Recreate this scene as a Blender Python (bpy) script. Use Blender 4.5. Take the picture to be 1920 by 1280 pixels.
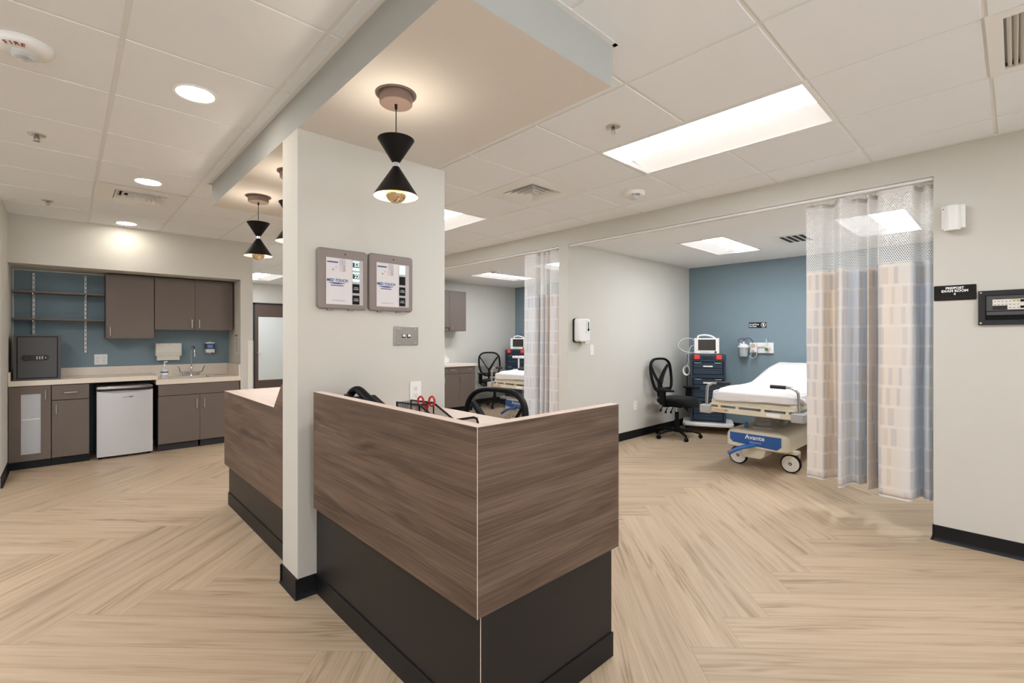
import bpy, bmesh, math, random
from mathutils import Vector, Matrix, noise
PI = math.pi
random.seed(7)
for o in list(bpy.data.objects): bpy.data.objects.remove(o)
SC = bpy.context.scene
COL = SC.collection

# ------------------------------------------------------------------ camera, world, exposure
cam_d = bpy.data.cameras.new('camera'); cam = bpy.data.objects.new('camera', cam_d); COL.objects.link(cam)
cam_d.sensor_width = 36.0; cam_d.lens = 888.5 / 1920 * 36.0; cam_d.shift_y = -6.0 / 1920
cam_d.clip_start = 0.05; cam_d.clip_end = 60
YAW = 0.8162
cam.location = (0, 0, 1.34)
cam.rotation_euler = (PI / 2, 0, YAW - PI / 2)
SC.camera = cam
W = bpy.data.worlds.new('world'); SC.world = W; W.use_nodes = True
_wt = W.node_tree; _bg = _wt.nodes['Background']                  # added window fill, set brighter below the horizon to lift the ceiling
_tc = _wt.nodes.new('ShaderNodeTexCoord'); _sx = _wt.nodes.new('ShaderNodeSeparateXYZ'); _wr = _wt.nodes.new('ShaderNodeValToRGB')
_wm = _wt.nodes.new('ShaderNodeMath'); _wm.operation = 'MULTIPLY_ADD'; _wm.inputs[1].default_value = 0.5; _wm.inputs[2].default_value = 0.5
_wt.links.new(_tc.outputs['Generated'], _sx.inputs[0]); _wt.links.new(_sx.outputs[2], _wm.inputs[0]); _wt.links.new(_wm.outputs[0], _wr.inputs[0]); _wt.links.new(_wr.outputs[0], _bg.inputs[0])
_wr.color_ramp.elements[0].position = 0.44; _wr.color_ramp.elements[0].color = (0.88, 0.95, 1.0, 1)
_wr.color_ramp.elements[1].position = 0.52; _wr.color_ramp.elements[1].color = (0.24, 0.28, 0.33, 1)
_bg.inputs[1].default_value = 3.4
SC.view_settings.view_transform = 'Standard'; SC.view_settings.look = 'None'
SC.view_settings.gamma = 1.0; SC.view_settings.use_curve_mapping = False
SC.view_settings.exposure = 1.30
SC.cycles.use_denoising = True
SC.cycles.max_bounces = 14; SC.cycles.diffuse_bounces = 7; SC.cycles.glossy_bounces = 4
SC.cycles.transparent_max_bounces = 24; SC.cycles.sample_clamp_indirect = 6.0
TROFFER = 14.0; DOWN = 21.0; PEND_UP = 22.0; PEND_BULB = 9.0

# ------------------------------------------------------------------ node helpers
def lin(c):
    def f(v):
        v /= 255.0
        return v / 12.92 if v <= 0.04045 else ((v + 0.055) / 1.055) ** 2.4
    return (f(c[0]), f(c[1]), f(c[2]), 1.0)

class NT:
    def __init__(s, m):
        s.m = m; s.t = m.node_tree; s.n = s.t.nodes; s.l = s.t.links
    def new(s, typ, props=None, **ins):
        nd = s.n.new(typ)
        for k, v in (props or {}).items(): setattr(nd, k, v)
        for k, v in ins.items():
            key = int(k[1:]) if k[0] == 'i' and k[1:].isdigit() else k.replace('_', ' ')
            s.set(nd, key, v)
        return nd
    def set(s, nd, key, v):
        sock = nd.inputs[key]
        if isinstance(v, bpy.types.NodeSocket): s.l.new(v, sock)
        elif isinstance(v, bpy.types.Node): s.l.new(v.outputs[0], sock)
        else: sock.default_value = v
    def math(s, op, a, b=0.0, c=0.0, clamp=False):
        nd = s.n.new('ShaderNodeMath'); nd.operation = op; nd.use_clamp = clamp
        for i, v in enumerate((a, b, c)):
            s.set(nd, i, v)
        return nd.outputs[0]
    def mix(s, fac, a, b, blend='MIX'):
        nd = s.n.new('ShaderNodeMix'); nd.data_type = 'RGBA'; nd.blend_type = blend
        s.set(nd, 0, fac); s.set(nd, 6, a); s.set(nd, 7, b)
        return nd.outputs[2]
    def ramp(s, fac, stops, interp='LINEAR'):
        nd = s.n.new('ShaderNodeValToRGB'); cr = nd.color_ramp; cr.interpolation = interp
        while len(cr.elements) < len(stops): cr.elements.new(0.5)
        for e, (p, c) in zip(cr.elements, stops): e.position = p; e.color = c
        s.set(nd, 0, fac)
        return nd.outputs[0]

MATS = {}
def mat(name, rgb, rough=0.5, metal=0.0, spec=0.5, var=0.03, scale=6.0, bump=0.0, bscale=200.0, emit=0.0, ecol=None, coat=0.0, trans=0.0, alpha=1.0, sheen=0.0):
    if name in MATS: return MATS[name]
    m = bpy.data.materials.new(name); m.use_nodes = True; MATS[name] = m
    k = NT(m); b = k.n['Principled BSDF']
    tc = k.new('ShaderNodeTexCoord')
    nz = k.new('ShaderNodeTexNoise', Vector=tc.outputs['Object'], Scale=scale, Detail=3.0)
    c = lin(rgb)
    lo = tuple(max(0, v * (1 - var)) for v in c[:3]) + (1,); hi = tuple(min(1, v * (1 + var)) for v in c[:3]) + (1,)
    k.set(b, 'Base Color', k.mix(nz.outputs[0], lo, hi))
    b.inputs['Roughness'].default_value = rough; b.inputs['Metallic'].default_value = metal
    b.inputs['Specular IOR Level'].default_value = spec; b.inputs['Coat Weight'].default_value = coat
    b.inputs['Transmission Weight'].default_value = trans; b.inputs['Alpha'].default_value = alpha
    b.inputs['Sheen Weight'].default_value = sheen
    if bump:
        n2 = k.new('ShaderNodeTexNoise', Vector=tc.outputs['Object'], Scale=bscale, Detail=2.0)
        bp = k.new('ShaderNodeBump', Strength=bump, Distance=0.002, Height=n2.outputs[0])
        k.set(b, 'Normal', bp.outputs[0])
    if emit:
        b.inputs['Emission Color'].default_value = lin(ecol or rgb); b.inputs['Emission Strength'].default_value = emit
    return m

def wood_mat(name, cols, sx, sy, rough, knots=0.5, joints=None, bump=0.15, seed_uv=None, fine=0.5, fig_amt=0.16):
    """wood along u. cols: dark, mid, light"""
    m = bpy.data.materials.new(name); m.use_nodes = True; MATS[name] = m
    k = NT(m); b = k.n['Principled BSDF']
    uv = k.new('ShaderNodeUVMap', {'uv_map': 'UVMap'})
    vec = uv.outputs[0]
    if seed_uv:
        sv = k.new('ShaderNodeUVMap', {'uv_map': seed_uv})
        vec = k.new('ShaderNodeVectorMath', {'operation': 'ADD'}, i0=uv.outputs[0], i1=sv.outputs[0]).outputs[0]
    mp = k.new('ShaderNodeMapping', Vector=vec, Scale=(sx, sy, 1.0))
    # low frequency warp, then cathedral figure
    wz = k.new('ShaderNodeTexNoise', Vector=mp.outputs[0], Scale=1.0, Detail=2.0, Roughness=0.5)
    sep = k.new('ShaderNodeSeparateXYZ', i0=mp.outputs[0])
    ring = k.math('ADD', k.math('MULTIPLY', sep.outputs[1], 1.0), k.math('MULTIPLY', wz.outputs[0], 5.0))
    fig = k.math('SINE', k.math('MULTIPLY', ring, 9.0))
    fig = k.math('MULTIPLY_ADD', fig, 0.5, 0.5)
    msk = k.new('ShaderNodeTexNoise', Vector=k.new('ShaderNodeMapping', Vector=vec, Scale=(sx * 1.3, sy * 0.9, 1.0)).outputs[0], Scale=1.0, Detail=1.0)
    mk = k.math('MULTIPLY', k.math('SUBTRACT', msk.outputs[0], 0.5, clamp=True), 6.0 * knots, clamp=True)
    fine_n = k.new('ShaderNodeTexNoise', Vector=k.new('ShaderNodeMapping', Vector=vec, Scale=(sx * 2.5, sy * 14.0, 1.0)).outputs[0], Scale=1.0, Detail=5.0, Roughness=0.65)
    broad = k.new('ShaderNodeTexNoise', Vector=k.new('ShaderNodeMapping', Vector=vec, Scale=(sx * 0.7, sy * 1.6, 1.0)).outputs[0], Scale=1.0, Detail=3.0, Roughness=0.6)
    v = k.math('ADD', k.math('MULTIPLY', fine_n.outputs[0], fine), k.math('MULTIPLY', broad.outputs[0], 1.0 - fine))
    v = k.math('SUBTRACT', v, k.math('MULTIPLY', k.math('MULTIPLY', fig, mk), fig_amt))
    col = k.ramp(v, [(0.30, lin(cols[0])), (0.47, lin(cols[1])), (0.66, lin(cols[2]))])
    if joints:
        L, Wd, jw = joints
        su = k.new('ShaderNodeSeparateXYZ', i0=uv.outputs[0])
        def edge(o, size):
            a = k.math('MINIMUM', o, k.math('SUBTRACT', size, o))
            return k.math('LESS_THAN', a, jw)
        e = k.math('MAXIMUM', edge(su.outputs[0], L), edge(su.outputs[1], Wd))
        col = k.mix(k.math('MULTIPLY', e, 0.45), col, lin((120, 98, 78)))
        # per plank tone
        sv2 = k.new('ShaderNodeSeparateXYZ', i0=sv.outputs[0])
        tone = k.math('FRACT', k.math('MULTIPLY', sv2.outputs[0], 0.37))
        tn = k.math('MULTIPLY_ADD', tone, 0.12, 0.94)
        col = k.mix(1.0, col, k.new('ShaderNodeCombineColor', i0=tn, i1=tn, i2=tn).outputs[0], 'MULTIPLY')
    k.set(b, 'Base Color', col)
    k.set(b, 'Roughness', k.math('MULTIPLY_ADD', fine_n.outputs[0], 0.12, rough))
    b.inputs['Specular IOR Level'].default_value = 0.35
    bp = k.new('ShaderNodeBump', Strength=bump, Distance=0.002, Height=fine_n.outputs[0])
    k.set(b, 'Normal', bp.outputs[0])
    return m

def cloth_mat(name, stops, total):
    """printed curtain fabric: broad dyed zones, rows of small oblongs, pale bands between rows"""
    m = bpy.data.materials.new(name); m.use_nodes = True; MATS[name] = m
    k = NT(m); b = k.n['Principled BSDF']
    uv = k.new('ShaderNodeUVMap', {'uv_map': 'UVMap'}); s = k.new('ShaderNodeSeparateXYZ', i0=uv.outputs[0])
    u, v = s.outputs[0], s.outputs[1]
    base = k.ramp(k.math('DIVIDE', u, total), stops)
    rowf = k.math('DIVIDE', v, 0.142); row = k.math('FLOOR', rowf); rf = k.math('FRACT', rowf)
    wn = k.new('ShaderNodeTexWhiteNoise', {'noise_dimensions': '1D'}, W=row)
    cf = k.math('ADD', k.math('DIVIDE', u, 0.062), k.math('MULTIPLY', wn.outputs[0], 0.5))
    col = k.math('FLOOR', cf); ff = k.math('FRACT', cf)
    cv = k.new('ShaderNodeCombineXYZ', i0=col, i1=k.math('FLOOR', k.math('MULTIPLY', row, 0.51)), i2=0.0)
    w2 = k.new('ShaderNodeTexWhiteNoise', {'noise_dimensions': '3D'}, Vector=cv.outputs[0])
    sc = k.new('ShaderNodeSeparateColor', i0=w2.outputs[1])
    inrow = k.math('MULTIPLY', k.math('GREATER_THAN', rf, 0.13), k.math('LESS_THAN', rf, 0.985))
    x0 = k.math('MULTIPLY', sc.outputs[0], 0.35); wd = k.math('MULTIPLY_ADD', sc.outputs[1], 0.4, 0.25)
    inx = k.math('MULTIPLY', k.math('GREATER_THAN', ff, x0), k.math('LESS_THAN', ff, k.math('ADD', x0, wd)))
    on = k.math('MULTIPLY', k.math('MULTIPLY', inrow, inx), k.math('GREATER_THAN', sc.outputs[2], 0.30))
    tint = k.ramp(w2.outputs[0], [(0.0, lin((186, 181, 184))), (0.25, lin((206, 190, 170))), (0.45, lin((186, 190, 200))), (0.65, lin((206, 190, 174))), (0.85, lin((172, 173, 182)))], 'CONSTANT')
    c = k.mix(k.math('MULTIPLY', k.math('SUBTRACT', 1.0, inrow), 0.35), base, lin((240, 236, 230)))
    c = k.mix(k.math('MULTIPLY', on, 0.55), c, tint)
    c = k.mix(0.20, c, lin((255, 253, 250)))
    thread = k.new('ShaderNodeTexNoise', Vector=uv.outputs[0], Scale=900.0)
    k.set(b, 'Base Color', k.mix(k.math('MULTIPLY', thread.outputs[0], 0.06), c, lin((255, 255, 255))))
    b.inputs['Roughness'].default_value = 0.9; b.inputs['Specular IOR Level'].default_value = 0.15
    b.inputs['Sheen Weight'].default_value = 0.15
    tr = k.new('ShaderNodeBsdfTranslucent', Color=c); ms = k.new('ShaderNodeMixShader', i0=0.25, i1=b.outputs[0], i2=tr.outputs[0])
    k.l.new(ms.outputs[0], k.n['Material Output'].inputs[0])
    return m

def net_mat(name, pitch, hole, rgb, solid_rough=0.8):
    """open hexagonal netting: round holes on a staggered grid cut out of the thread colour"""
    m = bpy.data.materials.new(name); m.use_nodes = True; MATS[name] = m
    k = NT(m); b = k.n['Principled BSDF']
    uv = k.new('ShaderNodeUVMap', {'uv_map': 'UVMap'}); s = k.new('ShaderNodeSeparateXYZ', i0=uv.outputs[0])
    q = pitch * 1.732
    def cell(ox, oy):
        a = k.math('SUBTRACT', k.math('FRACT', k.math('ADD', k.math('DIVIDE', s.outputs[0], pitch), ox)), 0.5)
        c = k.math('SUBTRACT', k.math('FRACT', k.math('ADD', k.math('DIVIDE', s.outputs[1], q), oy)), 0.5)
        c = k.math('MULTIPLY', c, 1.732)
        return k.math('SQRT', k.math('ADD', k.math('MULTIPLY', a, a), k.math('MULTIPLY', c, c)))
    d = k.math('MINIMUM', cell(0, 0), cell(0.5, 0.5))
    al = k.math('GREATER_THAN', d, hole)
    b.inputs['Base Color'].default_value = lin(rgb); b.inputs['Roughness'].default_value = solid_rough
    k.set(b, 'Alpha', al)
    return m

def perf_mat(name):
    """perforated light grey sheet: rows of small dark holes"""
    m = bpy.data.materials.new(name); m.use_nodes = True; MATS[name] = m
    k = NT(m); b = k.n['Principled BSDF']
    uv = k.new('ShaderNodeUVMap', {'uv_map': 'UVMap'}); s = k.new('ShaderNodeSeparateXYZ', i0=uv.outputs[0])
    p = 0.0125; q = p * 1.732
    def cell(ox, oy):
        a = k.math('SUBTRACT', k.math('FRACT', k.math('ADD', k.math('DIVIDE', s.outputs[0], p), ox)), 0.5)
        c = k.math('MULTIPLY', k.math('SUBTRACT', k.math('FRACT', k.math('ADD', k.math('DIVIDE', s.outputs[1], q), oy)), 0.5), 1.732)
        return k.math('SQRT', k.math('ADD', k.math('MULTIPLY', a, a), k.math('MULTIPLY', c, c)))
    d = k.math('MINIMUM', cell(0, 0), cell(0.5, 0.5))
    k.set(b, 'Base Color', k.mix(k.math('LESS_THAN', d, 0.30), lin((214, 216, 218)), lin((70, 74, 80))))
    b.inputs['Roughness'].default_value = 0.4; b.inputs['Metallic'].default_value = 0.2
    return m

M = dict(
    wall=mat('wall_paint', (204, 201, 192), 0.85, var=0.015, bump=0.04, bscale=300, spec=0.25),
    soffit=mat('soffit_paint', (218, 213, 206), 0.85, var=0.01, spec=0.2),
    soffit_side=mat('soffit_side_grey', (172, 173, 169), 0.85, var=0.01, spec=0.2),  # side faces set a darker grey than the walls and underside
    blue=mat('blue_wall_paint', (128, 146, 154), 0.8, var=0.03, bump=0.04, bscale=300, spec=0.25),
    tile=mat('ceiling_tile', (234, 237, 240), 0.92, var=0.012, bump=0.25, bscale=420, spec=0.1),
    grid=mat('ceiling_grid', (228, 228, 227), 0.6, var=0.01),
    gyp=mat('gypsum_ceiling', (236, 235, 233), 0.9, var=0.01, spec=0.2),
    cove=mat('black_rubber_base', (19, 20, 23), 0.45, spec=0.3, var=0.1),
    deskbase=mat('black_laminate', (36, 34, 34), 0.42, spec=0.3, var=0.06, scale=3, bump=0.05, bscale=500),
    cab=mat('brown_grey_laminate', (106, 94, 85), 0.5, var=0.05, scale=4),
    cabin=mat('cabinet_inside', (40, 37, 36), 0.7),
    quartz=mat('cream_quartz', (226, 214, 198), 0.25, var=0.03, scale=25, spec=0.5),
    chrome=mat('chrome', (215, 215, 218), 0.14, 1.0),
    steel=mat('brushed_steel', (172, 168, 162), 0.32, 1.0, var=0.1, scale=30),
    nickel=mat('satin_nickel', (206, 203, 198), 0.3, 0.9),
    white=mat('white_plastic', (232, 231, 228), 0.4, var=0.01),
    offwhite=mat('offwhite_plastic', (222, 218, 208), 0.45, var=0.01),
    beige=mat('beige_moulded_plastic', (214, 204, 182), 0.45, var=0.02),
    grey=mat('grey_plastic', (168, 166, 164), 0.5),
    dgrey=mat('dark_grey_plastic', (44, 44, 46), 0.5, spec=0.3),
    black=mat('black_plastic', (11, 11, 12), 0.5, spec=0.2),
    seat=mat('black_fabric', (11, 11, 12), 0.8, spec=0.1, var=0.15, scale=60, bump=0.2, bscale=500, sheen=0.1),
    rubber=mat('black_rubber', (12, 12, 12), 0.7, spec=0.15),
    safe=mat('charcoal_powder_coat', (74, 74, 75), 0.55, var=0.05, bump=0.1, bscale=600),
    safe_d=mat('charcoal_dark', (30, 30, 32), 0.5),
    fridge=mat('silver_fridge_enamel', (205, 205, 206), 0.33, 0.35, var=0.01),
    sheet=mat('white_sheet', (222, 218, 215), 0.9, var=0.015, bump=0.1, bscale=400, spec=0.15, sheen=0.2),
    bblue=mat('blue_bed_plastic', (38, 86, 150), 0.4),
    pblue=mat('bright_blue_pedal', (38, 104, 178), 0.4),
    navy=mat('dark_blue_case_plastic', (36, 54, 70), 0.45, var=0.05),
    navy_d=mat('dark_blue_recess', (20, 30, 40), 0.6),
    red=mat('red_latch_plastic', (226, 60, 44), 0.4),
    redh=mat('red_handle_plastic', (196, 40, 36), 0.4),
    screen=mat('dark_screen_glass', (58, 54, 50), 0.12),
    taupe=mat('taupe_panel_plastic', (134, 122, 116), 0.42, var=0.02),
    panelface=mat('pale_panel_face', (214, 209, 210), 0.35, var=0.01),
    panelgrey=mat('grey_panel_strip', (184, 178, 178), 0.4),
    lcd=mat('lit_display', (190, 214, 214), 0.3, emit=0.25, ecol=(214, 244, 240)),
    print_blue=mat('blue_print', (32, 62, 128), 0.5), print_dk=mat('dark_print', (40, 40, 48), 0.5),
    print_lb=mat('light_blue_print', (110, 150, 205), 0.5), print_pink=mat('pink_print', (214, 120, 130), 0.5),
    print_red=mat('dark_red_print', (140, 36, 44), 0.5), print_w=mat('white_print', (240, 240, 238), 0.5),
    signblk=mat('black_sign_acrylic', (14, 13, 12), 0.25),
    bronze=mat('taupe_bronze_metal', (122, 102, 93), 0.45, 0.2), shade=mat('matte_black_metal', (13, 10, 9), 0.45, spec=0.2, var=0.05),
    shade_in=mat('white_shade_inside', (250, 240, 225), 0.6),
    dk_door=mat('dark_wood_door', (86, 70, 62), 0.5, var=0.12, scale=12),
    frost=mat('frosted_glass', (214, 219, 217), 0.35, var=0.02),
    gold=mat('green_valve', (50, 110, 70), 0.5),
    clear=mat('clear_plastic', (232, 238, 240), 0.12, trans=0.3, alpha=0.5),
    cable=mat('white_cable', (228, 228, 226), 0.5), purple=mat('dark_purple_tube', (90, 84, 120), 0.5),
    cork=mat('card_paper', (222, 216, 208), 0.8), yellow=mat('yellow_green_label', (196, 206, 120), 0.5),
    orange=mat('orange_label', (214, 170, 130), 0.5),
    vent_d=mat('dark_vent_gap', (40, 39, 38), 0.8),
    throat=mat('grey_duct_throat', (120, 118, 115), 0.8),
    lens_l=mat('lit_lens', (255, 255, 255), 0.4, emit=TROFFER, ecol=(243, 247, 255)),
    lens_r=mat('lit_reflector', (225, 225, 225), 0.6, emit=0.20, ecol=(255, 250, 244)),
    lens_d=mat('lit_downlight', (255, 250, 240), 0.4, emit=DOWN, ecol=(255, 246, 234)),
    bulb_l=mat('lit_bulb_glass', (255, 240, 215), 0.3, emit=PEND_BULB, ecol=(255, 234, 205)),
    led_up=mat('lit_uplight', (255, 240, 215), 0.3, emit=PEND_UP, ecol=(255, 240, 220)),
    mirror=mat('silver_mirror_bulb', (226, 205, 170), 0.06, 1.0),
)
wood_mat('desk_walnut_laminate', ((66, 52, 43), (97, 78, 65), (126, 105, 90)), 1.1, 9.0, 0.42, knots=0.8, bump=0.25, fine=0.5)
wood_mat('pale_worktop_laminate', ((196, 174, 158), (214, 194, 180), (224, 207, 194)), 1.6, 9.0, 0.4, knots=0.3, bump=0.1)
wood_mat('oak_plank_floor', ((146, 123, 98), (176, 154, 127), (191, 170, 144)), 1.0, 15.0, 0.40, knots=0.9, joints=(1.53, 0.229, 0.0012), seed_uv='seed', bump=0.12, fine=0.55, fig_amt=0.17)
net_mat('white_curtain_net', 0.0135, 0.35, (246, 245, 244)); net_mat('black_wire_mesh', 0.0036, 0.36, (24, 24, 25), 0.5)
net_mat('black_chair_mesh', 0.004, 0.435, (22, 21, 20), 0.8)
perf_mat('perforated_sheet')
_m = bpy.data.materials.new('fill_window_glass'); _m.use_nodes = True; MATS['fill_window_glass'] = _m
_k = NT(_m); _g = _k.new('ShaderNodeBsdfGlossy', Roughness=0.02); _t = _k.new('ShaderNodeBsdfTransparent')
_f = _k.new('ShaderNodeFresnel', IOR=1.45)
_k.l.new(_k.new('ShaderNodeMixShader', i0=_f.outputs[0], i1=_t.outputs[0], i2=_g.outputs[0]).outputs[0], _k.n['Material Output'].inputs[0])
WOOD, PALE, FLOORM = MATS['desk_walnut_laminate'], MATS['pale_worktop_laminate'], MATS['oak_plank_floor']

# ------------------------------------------------------------------ mesh helpers
class MB:
    def __init__(s): s.v = []; s.f = []; s.mi = []; s.uv = {}; s.T = None; s.m = 0
    def P(s, p):
        p = Vector(p)
        if s.T is not None: p = s.T @ p
        s.v.append(p); return len(s.v) - 1
    def F(s, idx, uv=None):
        s.f.append(tuple(idx)); s.mi.append(s.m)
        if uv: s.uv[len(s.f) - 1] = uv
    def box(s, x0, x1, y0, y1, z0, z1):
        i = [s.P(p) for p in ((x0, y0, z0), (x1, y0, z0), (x1, y1, z0), (x0, y1, z0), (x0, y0, z1), (x1, y0, z1), (x1, y1, z1), (x0, y1, z1))]
        for q in ((0, 3, 2, 1), (4, 5, 6, 7), (0, 1, 5, 4), (1, 2, 6, 5), (2, 3, 7, 6), (3, 0, 4, 7)): s.F([i[k] for k in q])
        return s
    def quad(s, a, b, c, d, uv=None): s.F([s.P(a), s.P(b), s.P(c), s.P(d)], uv); return s
    def loft(s, rings, caps=True, closed=True):
        ids = [[s.P(p) for p in r] for r in rings]; n = len(ids[0])
        for a, b in zip(ids, ids[1:]):
            for k in range(n if closed else n - 1):
                s.F((a[k], a[(k + 1) % n], b[(k + 1) % n], b[k]))
        if caps: s.F(ids[0][::-1]); s.F(ids[-1])
        return s
    def prism(s, poly, a, b, axis='y'):
        def q(p, t):
            return {'y': (p[0], t, p[1]), 'x': (t, p[0], p[1]), 'z': (p[0], p[1], t)}[axis]
        return s.loft([[q(p, a) for p in poly], [q(p, b) for p in poly]])
    def cyl(s, c, r, h, axis='z', n=24, r2=None, caps=True):
        r2 = r if r2 is None else r2
        def ring(t, rr):
            o = []
            for k in range(n):
                a = 2 * PI * k / n; x, y = rr * math.cos(a), rr * math.sin(a)
                o.append({'z': (c[0] + x, c[1] + y, c[2] + t), 'x': (c[0] + t, c[1] + x, c[2] + y), 'y': (c[0] + x, c[1] + t, c[2] + y)}[axis])
            return o
        return s.loft([ring(0, r), ring(h, r2)], caps)
    def lathe(s, prof, c=(0, 0, 0), n=32, axis='z', caps=False):
        rings = []
        for r, t in prof:
            o = []
            for k in range(n):
                a = 2 * PI * k / n; x, y = max(r, 1e-5) * math.cos(a), max(r, 1e-5) * math.sin(a)
                o.append({'z': (c[0] + x, c[1] + y, c[2] + t), 'x': (c[0] + t, c[1] + x, c[2] + y), 'y': (c[0] + x, c[1] + t, c[2] + y)}[axis])
            rings.append(o)
        return s.loft(rings, caps)
    def tube(s, pts, r, n=10, closed=False, ry=None, caps=True):
        pts = [Vector(p) for p in pts]; N = len(pts); rings = []; up = None
        for i, p in enumerate(pts):
            if closed: t = pts[(i + 1) % N] - pts[i - 1]
            else: t = pts[min(i + 1, N - 1)] - pts[max(i - 1, 0)]
            t.normalize()
            if up is None:
                up = Vector((0, 0, 1)) if abs(t.z) < 0.9 else Vector((1, 0, 0))
            side = t.cross(up)
            if side.length < 1e-5: side = t.orthogonal()
            side.normalize(); up = side.cross(t).normalized()
            rr = r[i] if isinstance(r, (list, tuple)) else r
            rb = rr if ry is None else ry
            rings.append([p + side * rr * math.cos(2 * PI * k / n) + up * rb * math.sin(2 * PI * k / n) for k in range(n)])
        if closed: rings.append(rings[0]); s.loft(rings, False)
        else: s.loft(rings, caps)
        return s
    def rrect(s, x0, x1, z0, z1, r, a, b, axis='y', n=5):
        poly = []
        for cx, cz, st in ((x1 - r, z1 - r, 0), (x0 + r, z1 - r, 90), (x0 + r, z0 + r, 180), (x1 - r, z0 + r, 270)):
            for k in range(n + 1):
                t = math.radians(st + 90 * k / n); poly.append((cx + r * math.cos(t), cz + r * math.sin(t)))
        return s.prism(poly, a, b, axis)
    def build(s, name, m, parent=None, bevel=0.0, seg=2, smooth=35, origin=None, loc=None):
        me = bpy.data.meshes.new(name)
        if parent is not None:
            chain = Vector((0, 0, 0)); p = parent
            while p is not None: chain += p.location; p = p.parent
            off = chain
        elif origin is not None: off = Vector(origin)
        else:
            xs = [v.x for v in s.v]; ys = [v.y for v in s.v]; zs = [v.z for v in s.v]
            off = Vector(((min(xs) + max(xs)) / 2, (min(ys) + max(ys)) / 2, min(zs)))
        me.from_pydata([tuple(v - off) for v in s.v], [], s.f)
        ms = m if isinstance(m, (list, tuple)) else [m]
        for q in ms: me.materials.append(q)
        if len(ms) > 1: me.polygons.foreach_set('material_index', s.mi)
        # box-projected uv in metres, u along the longer horizontal run of the face's plane
        ul = me.uv_layers.new(name='UVMap')
        for p in me.polygons:
            if p.index in s.uv:
                for li, uvc in zip(p.loop_indices, s.uv[p.index]): ul.data[li].uv = uvc
                continue
            nx, ny, nz = (abs(c) for c in p.normal)
            for li in p.loop_indices:
                w = me.vertices[me.loops[li].vertex_index].co + off
                ul.data[li].uv = (w.y, w.z) if nx >= ny and nx >= nz else ((w.x, w.z) if ny >= nz else (w.y, w.x))
        if not s.uv:
            bm = bmesh.new(); bm.from_mesh(me); bmesh.ops.recalc_face_normals(bm, faces=bm.faces); bm.to_mesh(me); bm.free()
        if smooth:
            me.polygons.foreach_set('use_smooth', [True] * len(me.polygons)); me.set_sharp_from_angle(angle=math.radians(smooth))
        o = bpy.data.objects.new(name, me); COL.objects.link(o)
        if parent is not None: o.parent = parent
        else: o.location = off
        if bevel:
            bv = o.modifiers.new('bevel', 'BEVEL'); bv.width = bevel; bv.segments = seg; bv.limit_method = 'ANGLE'; bv.angle_limit = math.radians(40); bv.harden_normals = True
        return o

def tag(o, label, cat, group=None):
    o['label'] = label; o['category'] = cat
    if group: o['group'] = group
    return o
def thing(name, label, cat, loc=(0, 0, 0), group=None):
    o = bpy.data.objects.new(name, None); COL.objects.link(o); o.empty_display_size = 0.05
    o.location = loc
    return tag(o, label, cat, group)
def struct(name, mb, m, parent=None, **kw):
    o = mb.build(name, m, parent, **kw)
    o['kind'] = 'structure'
    return o
def dup(root, loc, label, rotz=None, group=None):
    def rec(o, par):
        c = o.copy(); COL.objects.link(c)
        if par is not None: c.parent = par
        for ch in list(o.children): rec(ch, c)
        return c
    r = rec(root, None); r.location = loc; r['label'] = label
    if rotz is not None: r.rotation_euler = (0, 0, rotz)
    if group: r['group'] = group
    return r
def frame(origin, facing):
    """local (right, up, out) -> world, for things on a wall that faces '-y' or '-x'"""
    if facing == '-y': R, U, O = (1, 0, 0), (0, 0, 1), (0, -1, 0)
    else: R, U, O = (0, -1, 0), (0, 0, 1), (-1, 0, 0)
    return Matrix(((R[0], U[0], O[0], origin[0]), (R[1], U[1], O[1], origin[1]), (R[2], U[2], O[2], origin[2]), (0, 0, 0, 1)))
def wbox(mb, T, u0, u1, v0, v1, w0, w1):
    old = mb.T; mb.T = T; mb.box(u0, u1, v0, v1, w0, w1); mb.T = old; return mb
FONT_CACHE = {}
def text_mb(mb, txt, size, T, u, v, w, align='CENTER', sx=1.0, bold=0.0, depth=0.0006, spacing=1.0, shear=0.0):
    cu = bpy.data.curves.new('t', 'FONT'); cu.body = txt; cu.size = size; cu.align_x = align; cu.align_y = 'CENTER'
    cu.extrude = depth / 2; cu.offset = bold; cu.resolution_u = 3; cu.space_character = spacing; cu.shear = shear
    ob = bpy.data.objects.new('t', cu); COL.objects.link(ob)
    dg = bpy.context.evaluated_depsgraph_get(); dg.update()
    me = bpy.data.meshes.new_from_object(ob.evaluated_get(dg))
    base = len(mb.v)
    for q in me.vertices:
        p = Vector((u + q.co.x * sx, v + q.co.y, w + q.co.z + depth / 2)); mb.v.append(T @ p if T is not None else p)
    for p in me.polygons: mb.f.append(tuple(base + i for i in p.vertices)); mb.mi.append(mb.m)
    bpy.data.objects.remove(ob); bpy.data.curves.remove(cu); bpy.data.meshes.remove(me)
    return mb
def crom(pts, n):
    """Catmull-Rom through 2-D or 3-D points, n steps a span"""
    P = [Vector(p) for p in pts]; P = [P[0] * 2 - P[1]] + P + [P[-1] * 2 - P[-2]]; out = []
    for i in range(1, len(P) - 2):
        for k in range(n):
            t = k / n
            out.append(0.5 * ((2 * P[i]) + (P[i + 1] - P[i - 1]) * t + (2 * P[i - 1] - 5 * P[i] + 4 * P[i + 1] - P[i + 2]) * t * t + (3 * P[i] - P[i - 1] - 3 * P[i + 1] + P[i + 2]) * t ** 3))
    out.append(P[-2]); return out

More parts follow.
